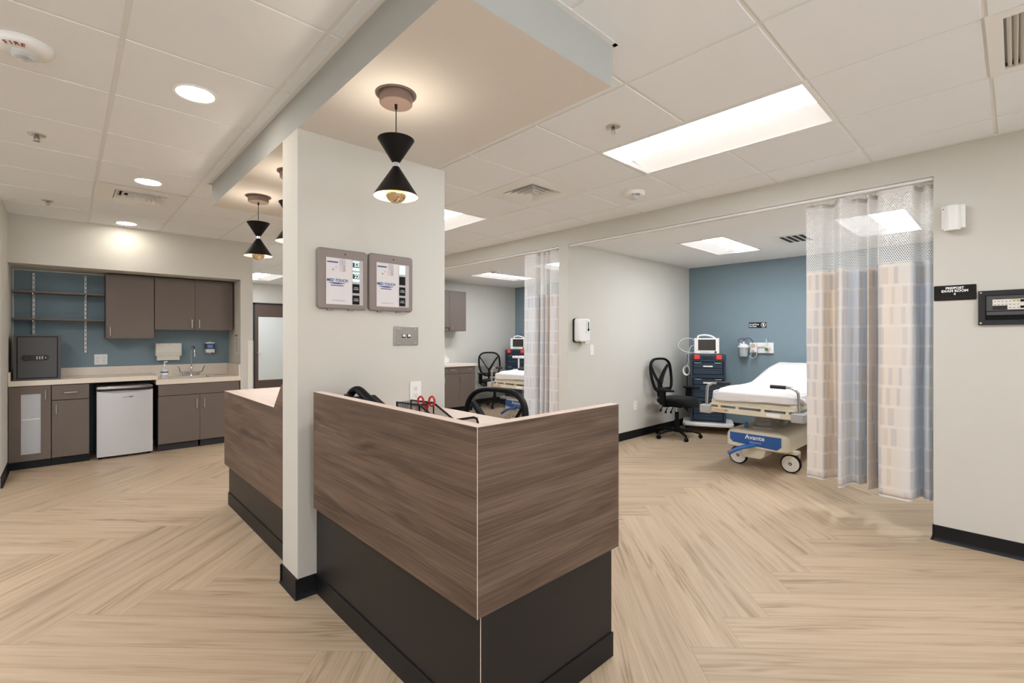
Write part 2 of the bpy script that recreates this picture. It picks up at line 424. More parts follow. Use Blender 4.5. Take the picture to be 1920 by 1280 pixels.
# ------------------------------------------------------------------ room shell
XL, XR, YK, YB, XB = -0.43, 4.209, 6.93, 7.55, 7.16     # left wall, bay wall, kitchen wall, recess back, bay back wall
YBK, XFL, YF = -3.4, -2.6, 11.9                          # behind the camera, far left, far end
H = 2.60; HB = 2.44; HS = 2.42
X0, PX, Y0, PY = 0.172, 0.616, 0.085, 0.62               # ceiling grid
# floor: large-format herringbone planks laid at 45 degrees
L_, W_ = 1.53, 0.229; r2 = math.sqrt(0.5)
def fw(d1, d2): return ((d1 + d2) * r2, (d2 - d1) * r2, 0.0)
bm = bmesh.new(); l1 = bm.loops.layers.uv.new('UVMap'); l2 = bm.loops.layers.uv.new('seed')
def plank(d1, d2, along1):
    a, b_ = (L_, W_) if along1 else (W_, L_)
    cx, cy, _ = fw(d1 + a / 2, d2 + b_ / 2)
    if not (XFL - 1.2 < cx < XB + 1.2 and YBK - 1.2 < cy < YF + 1.2): return
    vs = [bm.verts.new(fw(*p)) for p in ((d1, d2), (d1 + a, d2), (d1 + a, d2 + b_), (d1, d2 + b_))]
    f = bm.faces.new(vs)
    loc = [(0, 0), (L_, 0), (L_, W_), (0, W_)] if along1 else [(0, 0), (0, W_), (L_, W_), (L_, 0)]
    sd = (random.uniform(0, 60), random.uniform(0, 60))
    for lp, c in zip(f.loops, loc): lp[l1].uv = c; lp[l2].uv = sd
for kk in range(-9, 10):
    for i in range(-70, 90):
        plank(0.71 + i * W_ - kk * L_, 2.08 + i * W_ + kk * L_, False)
        plank(0.71 + i * W_ - kk * L_, 2.08 - W_ + i * W_ + kk * L_, True)
for co, no in (((XFL, 0, 0), (-1, 0, 0)), ((XB, 0, 0), (1, 0, 0)), ((0, YBK, 0), (0, -1, 0)), ((0, YF, 0), (0, 1, 0))):
    bmesh.ops.bisect_plane(bm, geom=bm.verts[:] + bm.edges[:] + bm.faces[:], plane_co=co, plane_no=no, clear_outer=True)
bmesh.ops.recalc_face_normals(bm, faces=bm.faces)
for f in bm.faces:
    if f.normal.z < 0: f.normal_flip()
fm = bpy.data.meshes.new('floor'); bm.to_mesh(fm); bm.free(); fm.materials.append(FLOORM)
floor = bpy.data.objects.new('floor', fm); COL.objects.link(floor); floor['kind'] = 'structure'

# cells of the ceiling grid that hold a fixture, (ix, iy) from (X0, Y0)
def cx(i): return X0 + i * PX
def cy(j): return Y0 + j * PY
FIX = {}
def take(i0, i1, j0, j1):
    for i in range(i0, i1):
        for j in range(j0, j1): FIX[(i, j)] = 1
TROFF = [(4, 1, 'x'), (4, 6, 'x'), (4, -4, 'x'), (0, -4, 'x'), (4, 11, 'x'), (4, 16, 'x'), (-3, -3, 'x'), (-2, 3, 'x'), (-2, 6, 'x')]  # entries behind the viewer and out of view at left are added fill
for i, j, _ in TROFF: take(i, i + 1, j, j + 2)
take(0, 1, 8, 9); take(4, 5, 4, 5); take(4, 5, -1, 0)
mb = MB(); gr = 0.0105
def in_room(x0, x1, y0, y1):
    out = []
    return max(x0, XFL), min(x1, XR), max(y0, YBK), min(y1, YF)
for i in range(-5, 8):
    for j in range(-6, 20):
        if (i, j) in FIX: continue
        a, b, c, d = cx(i) + gr, cx(i + 1) - gr, cy(j) + gr, cy(j + 1) - gr
        a, b, c, d = in_room(a, b, c, d)
        if b - a < 0.01 or d - c < 0.01: continue
        mb.box(a, b, c, d, H, H + 0.02)
nt = len(mb.f)
mb.m = 1
for i in range(-5, 9): 
    x = cx(i)
    if XFL < x < XR: mb.box(x - gr, x + gr, YBK, YF, H + 0.004, H + 0.03)
for j in range(-6, 21):
    y = cy(j)
    if not YBK < y < YF: continue
    xa = XFL
    for i in [q for q, jj, _ in sorted(TROFF) if jj + 1 == j] + [None]:   # the bar stops at a troffer that spans two cells
        xb = XR if i is None else cx(i)
        mb.box(xa, xb, y - gr, y + gr, H + 0.0041, H + 0.03)
        xa = None if i is None else cx(i + 1)
mb.box(XR - 0.022, XR, YBK, YF, H - 0.001, H + 0.02)
struct('ceiling', mb, [M['tile'], M['grid']], origin=(0, 0, H))
struct('ceiling_slab', MB().box(XFL, XB + 0.15, YBK, YF + 0.1, H + 0.12, H + 0.2), M['gyp'])
mb = MB().box(XR + 0.14, XB, -1.2, 9.6, HB, HB + 0.05)
struct('ceiling_bay', mb, M['gyp'])

# walls
struct('wall_left', MB().box(XL - 0.12, XL, 6.2, YB + 0.15, 0, H + 0.1), M['wall'])
struct('wall_far_left', MB().box(XFL - 0.1, XFL, YBK, 6.32, 0, H + 0.1), M['wall'])
struct('wall_side_left', MB().box(XFL, XL - 0.12, 6.2, 6.32, 0, H + 0.1), M['wall'])
mb = MB(); FILL_WIN = [(-2.2, -0.7), (-0.4, 1.1), (1.4, 2.9)]          # unseen windows added for fill in the wall behind the viewer
xa = XFL - 0.1
for a, b in FILL_WIN + [(XR + 0.1, XR + 0.1)]:
    mb.box(xa, a, YBK - 0.1, YBK, 0, H + 0.1); xa = b
    if b > a: mb.box(a, b, YBK - 0.1, YBK, 0, 0.55); mb.box(a, b, YBK - 0.1, YBK, 2.35, H + 0.1)
struct('wall_behind', mb, M['wall'], smooth=0)
for k, (a, b) in enumerate(FILL_WIN):
    mb = MB()
    for q in ((a, b, 0.55, 0.60), (a, b, 2.30, 2.35), (a, a + 0.05, 0.60, 2.30), (b - 0.05, b, 0.60, 2.30), ((a + b) / 2 - 0.025, (a + b) / 2 + 0.025, 0.60, 2.30)): mb.box(q[0], q[1], YBK - 0.08, YBK - 0.02, q[2], q[3])
    w_ = struct('fill_window_%d' % (k + 1), mb, M['white'], smooth=0)
    MB().box(a + 0.05, b - 0.05, YBK - 0.054, YBK - 0.05, 0.60, 2.30).build('pane', MATS['fill_window_glass'], w_)
mb = MB()
mb.box(XL, 1.655, YK, YB + 0.15, 2.105, H + 0.1)          # above the recess
mb.box(1.655, 1.80, YK, YB + 0.15, 0, H + 0.1)            # pier at its right
mb.box(1.80 - 0.02, 1.80, YB + 0.15, YF, 0, H + 0.1)
struct('wall_kitchenette', mb, M['wall'])
mb = MB().box(XL, 1.655, YB, YB + 0.15, 0, 2.105)
struct('wall_recess', mb, M['blue'])
mb = MB().box(XL, XL + 0.006, YB - 0.004, YB + 0.0, 1.0, 2.1); mb.box(XL, 1.655, YB - 0.004, YB, 2.098, 2.105)
struct('trim_recess', mb, M['white'])
mb = MB(); JT = 0.14
for a, b in ((YBK, 0.377), (3.535, 3.673), (7.513, 7.65)):
    mb.box(XR, XR + JT, a, b, 0, H + 0.1)
mb.box(XR, XR + JT, 7.65, YF, 0, H + 0.1)
mb.box(XR, XR + JT, 0.377, 3.535, HS, H + 0.1); mb.box(XR, XR + JT, 3.673, 7.513, HS, H + 0.1)
struct('wall_right', mb, M['wall'])
struct('wall_bay_near', MB().box(XR + JT, XB, 0.237, 0.377, 0, HB + 0.02), M['wall'])
struct('wall_bay_divider', MB().box(XR + JT, XB, 3.535, 3.673, 0, HB + 0.02), M['wall'])
struct('wall_bay_far', MB().box(XR + JT, XB, 7.513, 7.65, 0, HB + 0.02), M['wall'])
struct('wall_bay_back', MB().box(XB, XB + 0.12, 0.237, 7.65, 0, HB + 0.02), M['blue'])
struct('wall_end', MB().box(1.78, XR + 0.1, YF, YF + 0.1, 0, H + 0.1), M['wall'])
CX0, CX1, CY0, CY1 = 0.865, 1.782, 2.53, 2.76
struct('wall_column', MB().box(CX0, CX1, CY0, CY1, 0, HS + 0.002), M['wall'], bevel=0.003)
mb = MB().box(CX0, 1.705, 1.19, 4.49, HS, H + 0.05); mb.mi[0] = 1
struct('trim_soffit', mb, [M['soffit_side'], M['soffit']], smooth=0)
struct('trim_soffit_angle', MB().box(CX0 - 0.022, CX0, 1.17, 4.51, H - 0.002, H + 0.004).box(CX0 - 0.022, 1.727, 1.168, 1.19, H - 0.002, H + 0.004).box(1.705, 1.727, 1.17, 4.51, H - 0.002, H + 0.004).box(CX0 - 0.022, 1.727, 4.49, 4.512, H - 0.002, H + 0.004), M['grid'])
# rubber cove bases
def cove(name, segs):
    mb = MB()
    for (x0, y0), (x1, y1), (nx, ny) in segs:
        pr = [(0, 0), (0.016, 0), (0.012, 0.006), (0.006, 0.014), (0.0045, 0.024), (0.0045, 0.100), (0, 0.102)]
        mb.loft([[(x0 + nx * a, y0 + ny * a, z) for a, z in pr], [(x1 + nx * a, y1 + ny * a, z) for a, z in pr]])
    return struct(name, mb, M['cove'])
cove('baseboard_right', [((XR, YBK), (XR, 0.377 - 0.0), (-1, 0)), ((XR - 0.012, 0.377), (XR + JT, 0.377), (0, 1)), ((XR, 3.535), (XR, 3.673), (-1, 0)), ((XR, 7.513), (XR, YF), (-1, 0))])
cove('baseboard_divider', [((XR - 0.01, 3.535), (XB, 3.535), (0, -1))])
cove('baseboard_bay', [((XB, 0.377), (XB, 3.535), (-1, 0)), ((XB, 3.673), (XB, 7.513), (-1, 0)), ((XR, 7.513), (XB, 7.513), (0, -1)), ((XR, 3.673), (XB, 3.673), (0, 1))])
cove('baseboard_left', [((XL, 6.2), (XL, YK), (1, 0))])
cove('baseboard_column', [((CX0, CY0 - 0.012), (CX0, CY1 + 0.012), (-1, 0)), ((CX0 - 0.012, CY0), (0.957, CY0), (0, -1)), ((CX0 - 0.012, CY1), (0.95, CY1), (0, 1))])
cove('baseboard_pier', [((1.64, YK), (1.80, YK), (0, -1)), ((1.80, YK), (1.80, YF), (1, 0)), ((1.80, YF), (XR, YF), (0, -1))])
# far door
mb = MB()
mb.box(3.09, 3.13, YF - 0.03, YF + 0.01, 0, 2.155).box(3.98, 4.02, YF - 0.03, YF + 0.01, 0, 2.155).box(3.09, 4.02, YF - 0.03, YF + 0.01, 2.115, 2.155)
d1 = struct('door_1', mb, M['safe_d'], origin=(3.55, YF, 0)); 
o = MB().box(3.13, 3.98, YF - 0.022, YF + 0.005, 0.01, 2.115).build('door_leaf', M['dk_door'], d1)
o = MB().box(3.20, 3.92, YF - 0.028, YF - 0.018, 0.38, 1.83).build('frosted_pane', M['frost'], d1); o['label'] = 'frosted glass pane'
mb = MB().tube([(3.165, YF - 0.02, 1.0), (3.165, YF - 0.07, 1.0), (3.24, YF - 0.07, 1.0)], 0.009, 8)
mb.build('door_handle', M['nickel'], d1)
tag(MB().box(1.795, 1.806, YK - 0.006, YK + 0.07, 0.1, 1.31).box(1.735, 1.803, YK - 0.006, YK, 0.1, 1.31).build('corner_guard', M['offwhite'], bevel=0.002),
    'cream corner guard on the wall end beside the frosted door', 'corner guard')

# ------------------------------------------------------------------ ceiling fixtures
def troffer(x0, x1, y0, y1, z, label, lens='x', flip=False, group=None):
    """recessed 2x4: bright lens on one long half, white reflector on the other"""
    t = thing('ceiling_troffer', label, 'ceiling light', ((x0 + x1) / 2, (y0 + y1) / 2, z), group)
    e = 0.022; D = 0.075
    mb = MB()
    for a, b, c, d in ((x0, x1, y0, y0 + e), (x0, x1, y1 - e, y1), (x0, x0 + e, y0 + e, y1 - e), (x1 - e, x1, y0 + e, y1 - e)):
        mb.box(a, b, c, d, z - 0.003, z + 0.03)
    mb.box(x0, x1, y0, y1, z + D + 0.005, z + D + 0.02)
    for a, b, c, d in ((x0, x1, y0, y0 + 0.006), (x0, x1, y1 - 0.006, y1), (x0, x0 + 0.006, y0, y1), (x1 - 0.006, x1, y0, y1)):
        mb.box(a, b, c, d, z + 0.03, z + D + 0.02)
    mb.build('frame', M['white'], t)
    a, b, c, d = x0 + e, x1 - e, y0 + e, y1 - e
    if lens == 'x':
        m = (a + b) / 2
        n0, n1, f0, f1 = ((a, m, m, b) if not flip else (m, b, a, m))
        MB().quad((n0, c, z + 0.010), (n0, d, z + 0.010), (n1, d, z + 0.010), (n1, c, z + 0.010)).build('lens', M['lens_l'], t)
        MB().box(n0, n1, c, d, z + 0.012, z + D).build('lens_housing', M['white'], t)
        hi, lo = (f0, f1) if not flip else (f1, f0)
        mb = MB().prism([(hi, z + D), (hi, z + D - 0.012), (lo, z + 0.004), (lo, z + 0.016)], c, d, 'y')
        mb.build('reflector', M['lens_r'], t)
    else:
        m = (c + d) / 2
        n0, n1, hi, lo = ((c, m, m, d) if not flip else (m, d, m, c))
        MB().quad((a, n0, z + 0.010), (a, n1, z + 0.010), (b, n1, z + 0.010), (b, n0, z + 0.010)).build('lens', M['lens_l'], t)
        MB().box(a, b, n0, n1, z + 0.012, z + D).build('lens_housing', M['white'], t)
        MB().prism([(hi, z + D), (hi, z + D - 0.012), (lo, z + 0.004), (lo, z + 0.016)], a, b, 'x').build('reflector', M['lens_r'], t)
    return t
TL = ['long recessed ceiling light above the open floor, nearest the curtained bay', 'recessed ceiling light seen just right of the wall column',
      'unseen fill light added behind the viewer over the right aisle', 'unseen fill light added behind the viewer over the left aisle',
      'recessed ceiling light hidden beyond the wall column', 'recessed ceiling light in front of the frosted door at the far end',
      'unseen fill light added at far left behind the viewer', 'fill light added out of view at the left of the downlights', 'fill light added out of view at the left near the kitchenette']
for (i, j, _), lb in zip(TROFF, TL):
    troffer(cx(i), cx(i + 1), cy(j), cy(j + 2), H, lb, 'x', group='ceiling troffers over the aisle')
for (x0, x1, y0, y1), lb in (((5.17, 6.28, 2.16, 2.70), 'recessed light in the exam bay ceiling above the bed, clear of the curtain'),
                             ((5.17, 6.30, 0.63, 1.18), 'recessed light seen through the netting of the near curtain'),
                             ((5.15, 6.25, 6.05, 6.58), 'recessed light in the far bay ceiling near its cabinets'),
                             ((5.17, 6.30, 4.53, 5.10), 'recessed light seen through the netting of the far curtain')):
    troffer(x0, x1, y0, y1, HB, lb, 'y', group='bay ceiling lights')
    # the plaster ceiling is opened for it below
# cut the bay ceiling for the lights
cb = bpy.data.objects['ceiling_bay']; bpy.data.objects.remove(cb)
mb = MB()
xs = [XR + JT, 5.16, 6.29, XB]; cuts = [(0.63, 1.18), (2.16, 2.70), (4.53, 5.10), (6.05, 6.58)]
ya = 0.1
mb.box(xs[0], xs[1], 0.1, 7.7, HB, HB + 0.04); mb.box(xs[2], xs[3] + 0.1, 0.1, 7.7, HB, HB + 0.04)
for c0, c1 in cuts + [(7.7, 7.7)]:
    mb.box(xs[1], xs[2], ya, c0, HB, HB + 0.04); ya = c1
struct('ceiling_bay', mb, M['gyp'], smooth=0)

def downlight(x, y, label):
    t = thing('recessed_downlight', label, 'ceiling light', (x, y, H), 'downlights along the left aisle')
    MB().lathe([(0.082, 0.004), (0.084, -0.004), (0.100, -0.006), (0.106, -0.001), (0.106, 0.0)], (x, y, H), 40).build('trim_ring', M['white'], t)
    MB().cyl((x, y, H - 0.003), 0.084, 0.002, n=40).build('lens', M['lens_d'], t)
downlight(0.485, 2.90, 'largest round downlight, nearest on the left ceiling')
downlight(0.480, 4.79, 'round downlight just before the square air diffuser')
downlight(0.480, 6.68, 'round downlight closest to the kitchenette wall')

def pendant(x, y, label):
    t = thing('pendant_lamp', label, 'pendant lamp', (x, y, 1.937), 'hourglass pendants under the soffit')
    MB().lathe([(0.0, 0), (0.088, 0.0), (0.089, -0.004), (0.072, -0.005), (0.071, -0.042), (0.068, -0.045), (0.0, -0.045)], (x, y, HS), 40).build('ceiling_canopy', M['bronze'], t)
    MB().cyl((x, y, 2.20), 0.0022, HS - 0.045 - 2.20, n=8).cyl((x, y, HS - 0.066), 0.006, 0.022, n=12).build('cord', M['black'], t)
    MB().lathe([(0.013, 2.112), (0.0795, 2.219), (0.0775, 2.219), (0.011, 2.112)], (x, y, 0), 48, caps=False).build('upper_shade', M['shade'], t)
    MB().cyl((x, y, 2.176), 0.040, 0.003, n=24).build('uplight', M['led_up'], t)
    MB().lathe([(0.0, 2.098), (0.0155, 2.098), (0.0155, 2.117), (0.0, 2.117)], (x, y, 0), 24).build('collar', M['chrome'], t)
    mb = MB(); mb.lathe([(0.012, 2.102), (0.0995, 1.966)], (x, y, 0), 48); mb.m = 1; mb.lathe([(0.010, 2.101), (0.0975, 1.9665)], (x, y, 0), 48)
    mb.m = 0; mb.lathe([(0.0995, 1.966), (0.0975, 1.9665)], (x, y, 0), 48)
    mb.build('lower_shade', [M['shade'], M['shade_in']], t)
    pr = [(0.0475 * math.cos(a), 1.985 + 0.0475 * math.sin(a)) for a in [math.radians(q) for q in range(8, 91, 8)]]
    MB().lathe(pr + [(0.012, 2.04), (0.012, 2.07)], (x, y, 0), 32).build('bulb_glass', M['bulb_l'], t)
    pr = [(0.0478 * math.cos(a), 1.985 + 0.0478 * math.sin(a)) for a in [math.radians(q) for q in range(-90, 9, 7)]]
    o = MB().lathe(pr, (x, y, 0), 32).build('bulb_tip', M['mirror'], t); o['label'] = 'silvered lower half of the bulb'
    return t
pendant(1.064, 1.882, 'black hourglass pendant lamp hanging in front of the wall column')
pendant(1.066, 3.957, 'black hourglass pendant lamp hanging wholly in view left of the column')
pendant(1.066, 3.22, 'hourglass pendant lamp mostly hidden behind the wall column edge')

def diffuser(x0, x1, y0, y1, z, label, neck=0.36):
    t = thing('air_diffuser', label, 'air vent', ((x0 + x1) / 2, (y0 + y1) / 2, z), 'square air diffusers')
    mx, my = (x0 + x1) / 2, (y0 + y1) / 2
    h = neck / 2
    mb = MB()
    for a, b, c, d in ((x0, x1, y0, my - h), (x0, x1, my + h, y1), (x0, mx - h, my - h, my + h), (mx + h, x1, my - h, my + h)): mb.box(a, b, c, d, z - 0.001, z + 0.012)
    mb.build('face_plate', M['white'], t)
    MB().box(mx - h, mx + h, my - h, my + h, z + 0.06, z + 0.07).build('duct_throat', M['throat'], t)
    for k, s in enumerate((h * 0.98, h * 0.74, h * 0.5, h * 0.26)):
        mb = MB(); s2 = s - 0.052
        zt, zb = z + 0.030, z - 0.004 - 0.002 * k
        o_ = [(mx - s, my - s), (mx + s, my - s), (mx + s, my + s), (mx - s, my + s)]
        if s2 < 0.01: s2 = 0.008
        # each cone flares from a small top ring to its wider lower rim
        mb.loft([[(mx + (px - mx) * 0.80, my + (py - my) * 0.80, zt) for px, py in o_], [(px, py, zb) for px, py in o_], [(px, py, zb - 0.002) for px, py in o_], [(mx + (px - mx) * 0.78, my + (py - my) * 0.78, zt - 0.002) for px, py in o_]], False)
        mb.build('diffuser_cone', M['white'], t, smooth=0)
    return t
diffuser(cx(0), cx(1), 5.075, 5.695, H, 'square air diffuser in the ceiling beside the left downlights')
diffuser(cx(4), cx(5), cy(4), cy(5), H, 'square air diffuser in the ceiling right of the column')
# return grille at the top right corner
x0, x1, y0, y1 = cx(4), cx(5), cy(-1), cy(0)
t = thing('return_grille', 'louvred return air grille at the top right of the ceiling', 'air vent', ((x0 + x1) / 2, (y0 + y1) / 2, H))
mb = MB()
for a, b, c, d in ((x0, x1, y0, y0 + 0.05), (x0, x1, y1 - 0.05, y1), (x0, x0 + 0.05, y0 + 0.05, y1 - 0.05), (x1 - 0.05, x1, y0 + 0.05, y1 - 0.05)): mb.box(a, b, c, d, H - 0.003, H + 0.01)
mb.build('frame', M['white'], t)
mb = MB()
for k in range(26):
    y = y0 + 0.06 + k * 0.0195
    mb.loft([[(x0 + 0.05, y, H), (x0 + 0.05, y + 0.002, H), (x0 + 0.05, y + 0.014, H + 0.012), (x0 + 0.05, y + 0.012, H + 0.012)], [(x1 - 0.05, y, H), (x1 - 0.05, y + 0.002, H), (x1 - 0.05, y + 0.014, H + 0.012), (x1 - 0.05, y + 0.012, H + 0.012)]])
mb.build('louvre_blades', M['offwhite'], t)
MB().box(x0 + 0.04, x1 - 0.04, y0 + 0.04, y1 - 0.04, H + 0.03, H + 0.035).build('backing', M['grey'], t)
# slot vent in the bay ceiling
t = thing('slot_vent', 'small slot vent in the bay ceiling left of the near curtain', 'air vent', (5.85, 1.66, HB))
MB().box(5.60, 6.10, 1.50, 1.82, HB - 0.004, HB + 0.002).build('face_plate', M['white'], t)
mb = MB()
for k in range(4): mb.box(5.66, 6.04, 1.545 + k * 0.062, 1.585 + k * 0.062, HB - 0.006, HB - 0.003)
mb.build('slots', M['vent_d'], t)

def fire_device(x, y, z, label, ang, pcol, r=0.098):
    t = thing('fire_alarm_strobe', label, 'fire alarm', (x, y, z), 'ceiling fire alarm strobes')
    MB().lathe([(0.0, 0.0), (r, 0.0), (r, -0.012), (r * 0.97, -0.022), (r * 0.82, -0.034), (r * 0.4, -0.038), (0, -0.038)], (x, y, z), 48).build('housing', M['white'], t)
    MB().lathe([(0.042, -0.036), (0.040, -0.050), (0.030, -0.060), (0.0, -0.063)], (x, y, z), 32).build('strobe_lens', M['clear'], t)
    mb = MB().cyl((x, y, z - 0.058), 0.014, 0.02, n=12).box(x - 0.02, x + 0.02, y - 0.003, y + 0.003, z - 0.05, z - 0.044); mb.build('flash_tube', M['grey'], t)
    # the word runs round the rim, read from below
    mb = MB()
    for k, ch in enumerate('FIRE'):
        a = ang + (k - 1.5) * 0.235
        px, py = x + r * 0.79 * math.cos(a), y + r * 0.79 * math.sin(a)
        out = Vector((math.cos(a), math.sin(a), 0)); right = Vector((math.sin(a), -math.cos(a), 0)) * -1
        up = Vector((out.x, out.y, 0.30)).normalized()
        nrm = right.cross(up); 
        if nrm.z > 0: right = -right; nrm = right.cross(up)
        T = Matrix(((right.x, up.x, nrm.x, px), (right.y, up.y, nrm.y, py), (right.z, up.z, nrm.z, z - 0.0372), (0, 0, 0, 1)))
        text_mb(mb, ch, r * 0.27, T, 0, 0, 0.001, bold=0.0008)
    mb.build('lettering', pcol, t)
fire_device(-0.135, 2.915, H, 'white round fire alarm strobe at the upper left with red lettering', math.radians(-108), M['print_red'])
fire_device(3.576, 2.265, H, 'white round fire alarm strobe above the bay header with dark lettering', math.radians(-134), M['print_dk'])
fire_device(5.0, 5.75, HB, 'white round fire alarm strobe on the far bay ceiling', math.radians(-128), M['print_dk'], 0.09)

def sprinkler(x, y, label):
    t = thing('fire_sprinkler', label, 'sprinkler', (x, y, H), 'ceiling sprinklers')
    MB().lathe([(0.0, 0.0), (0.044, 0.0), (0.040, -0.006), (0.026, -0.010), (0.020, -0.002), (0, -0.002)], (x, y, H), 28).build('escutcheon', M['nickel'], t)
    mb = MB().cyl((x, y, H - 0.022), 0.009, 0.022, n=12)
    mb.tube([(x - 0.009, y, H - 0.012), (x - 0.013, y, H - 0.028), (x, y, H - 0.040)], 0.003, 6).tube([(x + 0.009, y, H - 0.012), (x + 0.013, y, H - 0.028), (x, y, H - 0.040)], 0.003, 6)
    mb.build('head', M['steel'], t)
    MB().cyl((x, y, H - 0.043), 0.017, 0.0025, n=16).build('deflector', M['nickel'], t)
sprinkler(-0.134, 4.148, 'small chrome sprinkler head on the left ceiling, the nearer of two')
sprinkler(-0.123, 6.072, 'small chrome sprinkler head close to the kitchenette on the left ceiling')
sprinkler(2.371, 1.641, 'small chrome sprinkler head left of the long ceiling light')

# ------------------------------------------------------------------ nurse desks
DX, DY, DE = 0.915, 1.128, 1.668
t = thing('reception_desk', 'tall walnut laminate nurse desk with black base in front of the column', 'desk', (1.3, 1.8, 0))
DESK = t
# front panel: slab with mitred corner, light core edge
T_ = 0.042
mb = MB().prism([(DX, DY), (DX, 2.447), (DX + T_, 2.447), (DX + T_, DY + T_)], 0.479, 1.067, 'z'); mb.build('front_panel', WOOD, t, bevel=0.0012)
mb = MB().prism([(DX, DY), (DX + T_, DY + T_), (DE, DY + T_), (DE, DY)], 0.479, 1.067, 'z'); mb.build('end_panel', WOOD, t, bevel=0.0012)
mb = MB().prism([(DX + 0.0008, DY + 0.0008), (DX + 0.0008, 2.446), (DX + T_, 2.446), (DX + T_, DY + T_)], 1.067, 1.0685, 'z').prism([(DX + 0.0008, DY + 0.0008), (DX + T_, DY + T_), (DE - 0.001, DY + T_), (DE - 0.001, DY + 0.0008)], 1.067, 1.0685, 'z')
o = mb.build('top_edging', PALE, t); o['label'] = 'pale top edge of the wood panels'
MB().box(DX - 0.0006, DX + 0.0012, DY - 0.0006, DY + 0.0012, 0.479, 1.067).box(DX + 0.0466, DX + 0.0486, DY + 0.0414, DY + 0.0434, 0.10, 0.479).build('corner_edging', PALE, t)
MB().box(DX + T_, DE, DY + T_, 2.528, 0.885, 0.92).build('worktop', PALE, t, bevel=0.002)
BX, BY = 0.962, 1.170
MB().prism([(BX, BY), (BX, 2.528), (BX + 0.03, 2.528), (BX + 0.03, BY + 0.03), (1.676, BY + 0.03), (1.676, BY)], 0.0, 0.60, 'z').build('base_panel', M['deskbase'], t)
pr = [(0.0, 0), (0.007, 0), (0.007, 0.100), (0.0, 0.102)]
mb = MB()
mb.prism([(BX - 0.006, BY - 0.006), (BX - 0.006, 2.528), (BX, 2.528), (BX, BY), (1.682, BY), (1.682, BY - 0.006)], 0.001, 0.102, 'z'); mb.build('kick_base', M['cove'], t, bevel=0.001)
MB().box(1.0, 1.03, 1.3, 2.5, 0.6, 0.885).build('support_rail', M['deskbase'], t)

t = thing('work_counter', 'lower walnut laminate desk left of the column, top stepping up beside it', 'desk', (1.3, 3.5, 0))
FA, FB = 2.775, 4.315
mb = MB().prism([(FA, 0.342), (FB, 0.342), (FB, 0.92), (3.085, 0.92), (2.945, 1.067), (FA, 1.067)], DX, DX + T_, 'x'); mb.build('front_panel', WOOD, t, bevel=0.0012)
MB().box(DX + 0.0005, 1.64, 3.085, FB, 0.9205, 0.923).box(DX + T_, 1.64, FA, FB, 0.885, 0.9205).build('worktop', PALE, t, bevel=0.001)
MB().box(DX + T_, 1.64, FB - T_, FB, 0.342, 0.885).build('end_panel', WOOD, t)
MB().prism([(0.955, FA), (0.955, 4.345), (1.62, 4.345), (1.62, 4.315), (0.985, 4.315), (0.985, FA)], 0.0, 0.45, 'z').build('base_panel', M['deskbase'], t)
MB().prism([(0.949, FA), (0.949, 4.351), (1.62, 4.351), (1.62, 4.345), (0.955, 4.345), (0.955, FA)], 0.001, 0.102, 'z').build('kick_base', M['cove'], t, bevel=0.001)

# ------------------------------------------------------------------ kitchenette
def pull(parent, x, y, z0, z1, horiz=False, half=0.05):
    mb = MB()
    if horiz:
        mb.tube([(x - half, y, z0), (x - half, y - 0.028, z0), (x + half, y - 0.028, z0), (x + half, y, z0)], 0.0048, 8)
    else:
        mb.tube([(x, y, z0), (x, y - 0.028, z0), (x, y - 0.028, z1), (x, y, z1)], 0.0048, 8)
    return mb.build('handle', M['nickel'], parent)
YF_ = YK - 0.002
def front(parent, name, x0, x1, z0, z1, y=YF_, th=0.019):
    return MB().box(x0 + 0.0015, x1 - 0.0015, y, y + th, z0 + 0.0015, z1 - 0.0015).build(name, M['cab'], parent, bevel=0.001)
# base cabinet with perforated door
t = thing('base_cabinet', 'dark base cabinet with perforated metal door panel at the left wall', 'cabinet', (-0.27, 7.2, 0))
MB().box(-0.428, -0.118, YK + 0.02, YB - 0.005, 0.083, 0.85).build('carcass', M['cabin'], t)
MB().box(-0.428, -0.118, YK + 0.03, YK + 0.05, 0.0, 0.083).build('toe_kick', M['cove'], t)
d = MB()
for a, b, c, e in ((-0.424, -0.338, 0.084, 0.846), (-0.194, -0.119, 0.084, 0.846), (-0.338, -0.194, 0.084, 0.152), (-0.338, -0.194, 0.765, 0.846)): d.box(a, b, YF_, YF_ + 0.019, c, e)
d = d.build('door', M['cab'], t, smooth=0)
MB().box(-0.338, -0.194, YF_ + 0.006, YF_ + 0.010, 0.152, 0.765).build('perforated_panel', MATS['perforated_sheet'], d)
MB().box(-0.33, -0.20, YF_ + 0.004, YF_ + 0.006, 0.50, 0.516).build('shelf_edge', M['offwhite'], d)
pull(d, -0.158, YF_, 0.70, 0.80)
t = thing('base_cabinet', 'dark base cabinet with one drawer over a plain door, beside the fridge', 'cabinet', (0.03, 7.2, 0))
MB().box(-0.114, 0.182, YK + 0.02, YB - 0.005, 0.083, 0.85).build('carcass', M['cabin'], t)
MB().box(-0.114, 0.182, YK + 0.03, YK + 0.05, 0.0, 0.083).build('toe_kick', M['cove'], t)
d = front(t, 'drawer', -0.114, 0.182, 0.688, 0.846); pull(d, 0.031, YF_, 0.764, 0, True)
d = front(t, 'door', -0.114, 0.182, 0.084, 0.684); pull(d, -0.078, YF_, 0.54, 0.645)
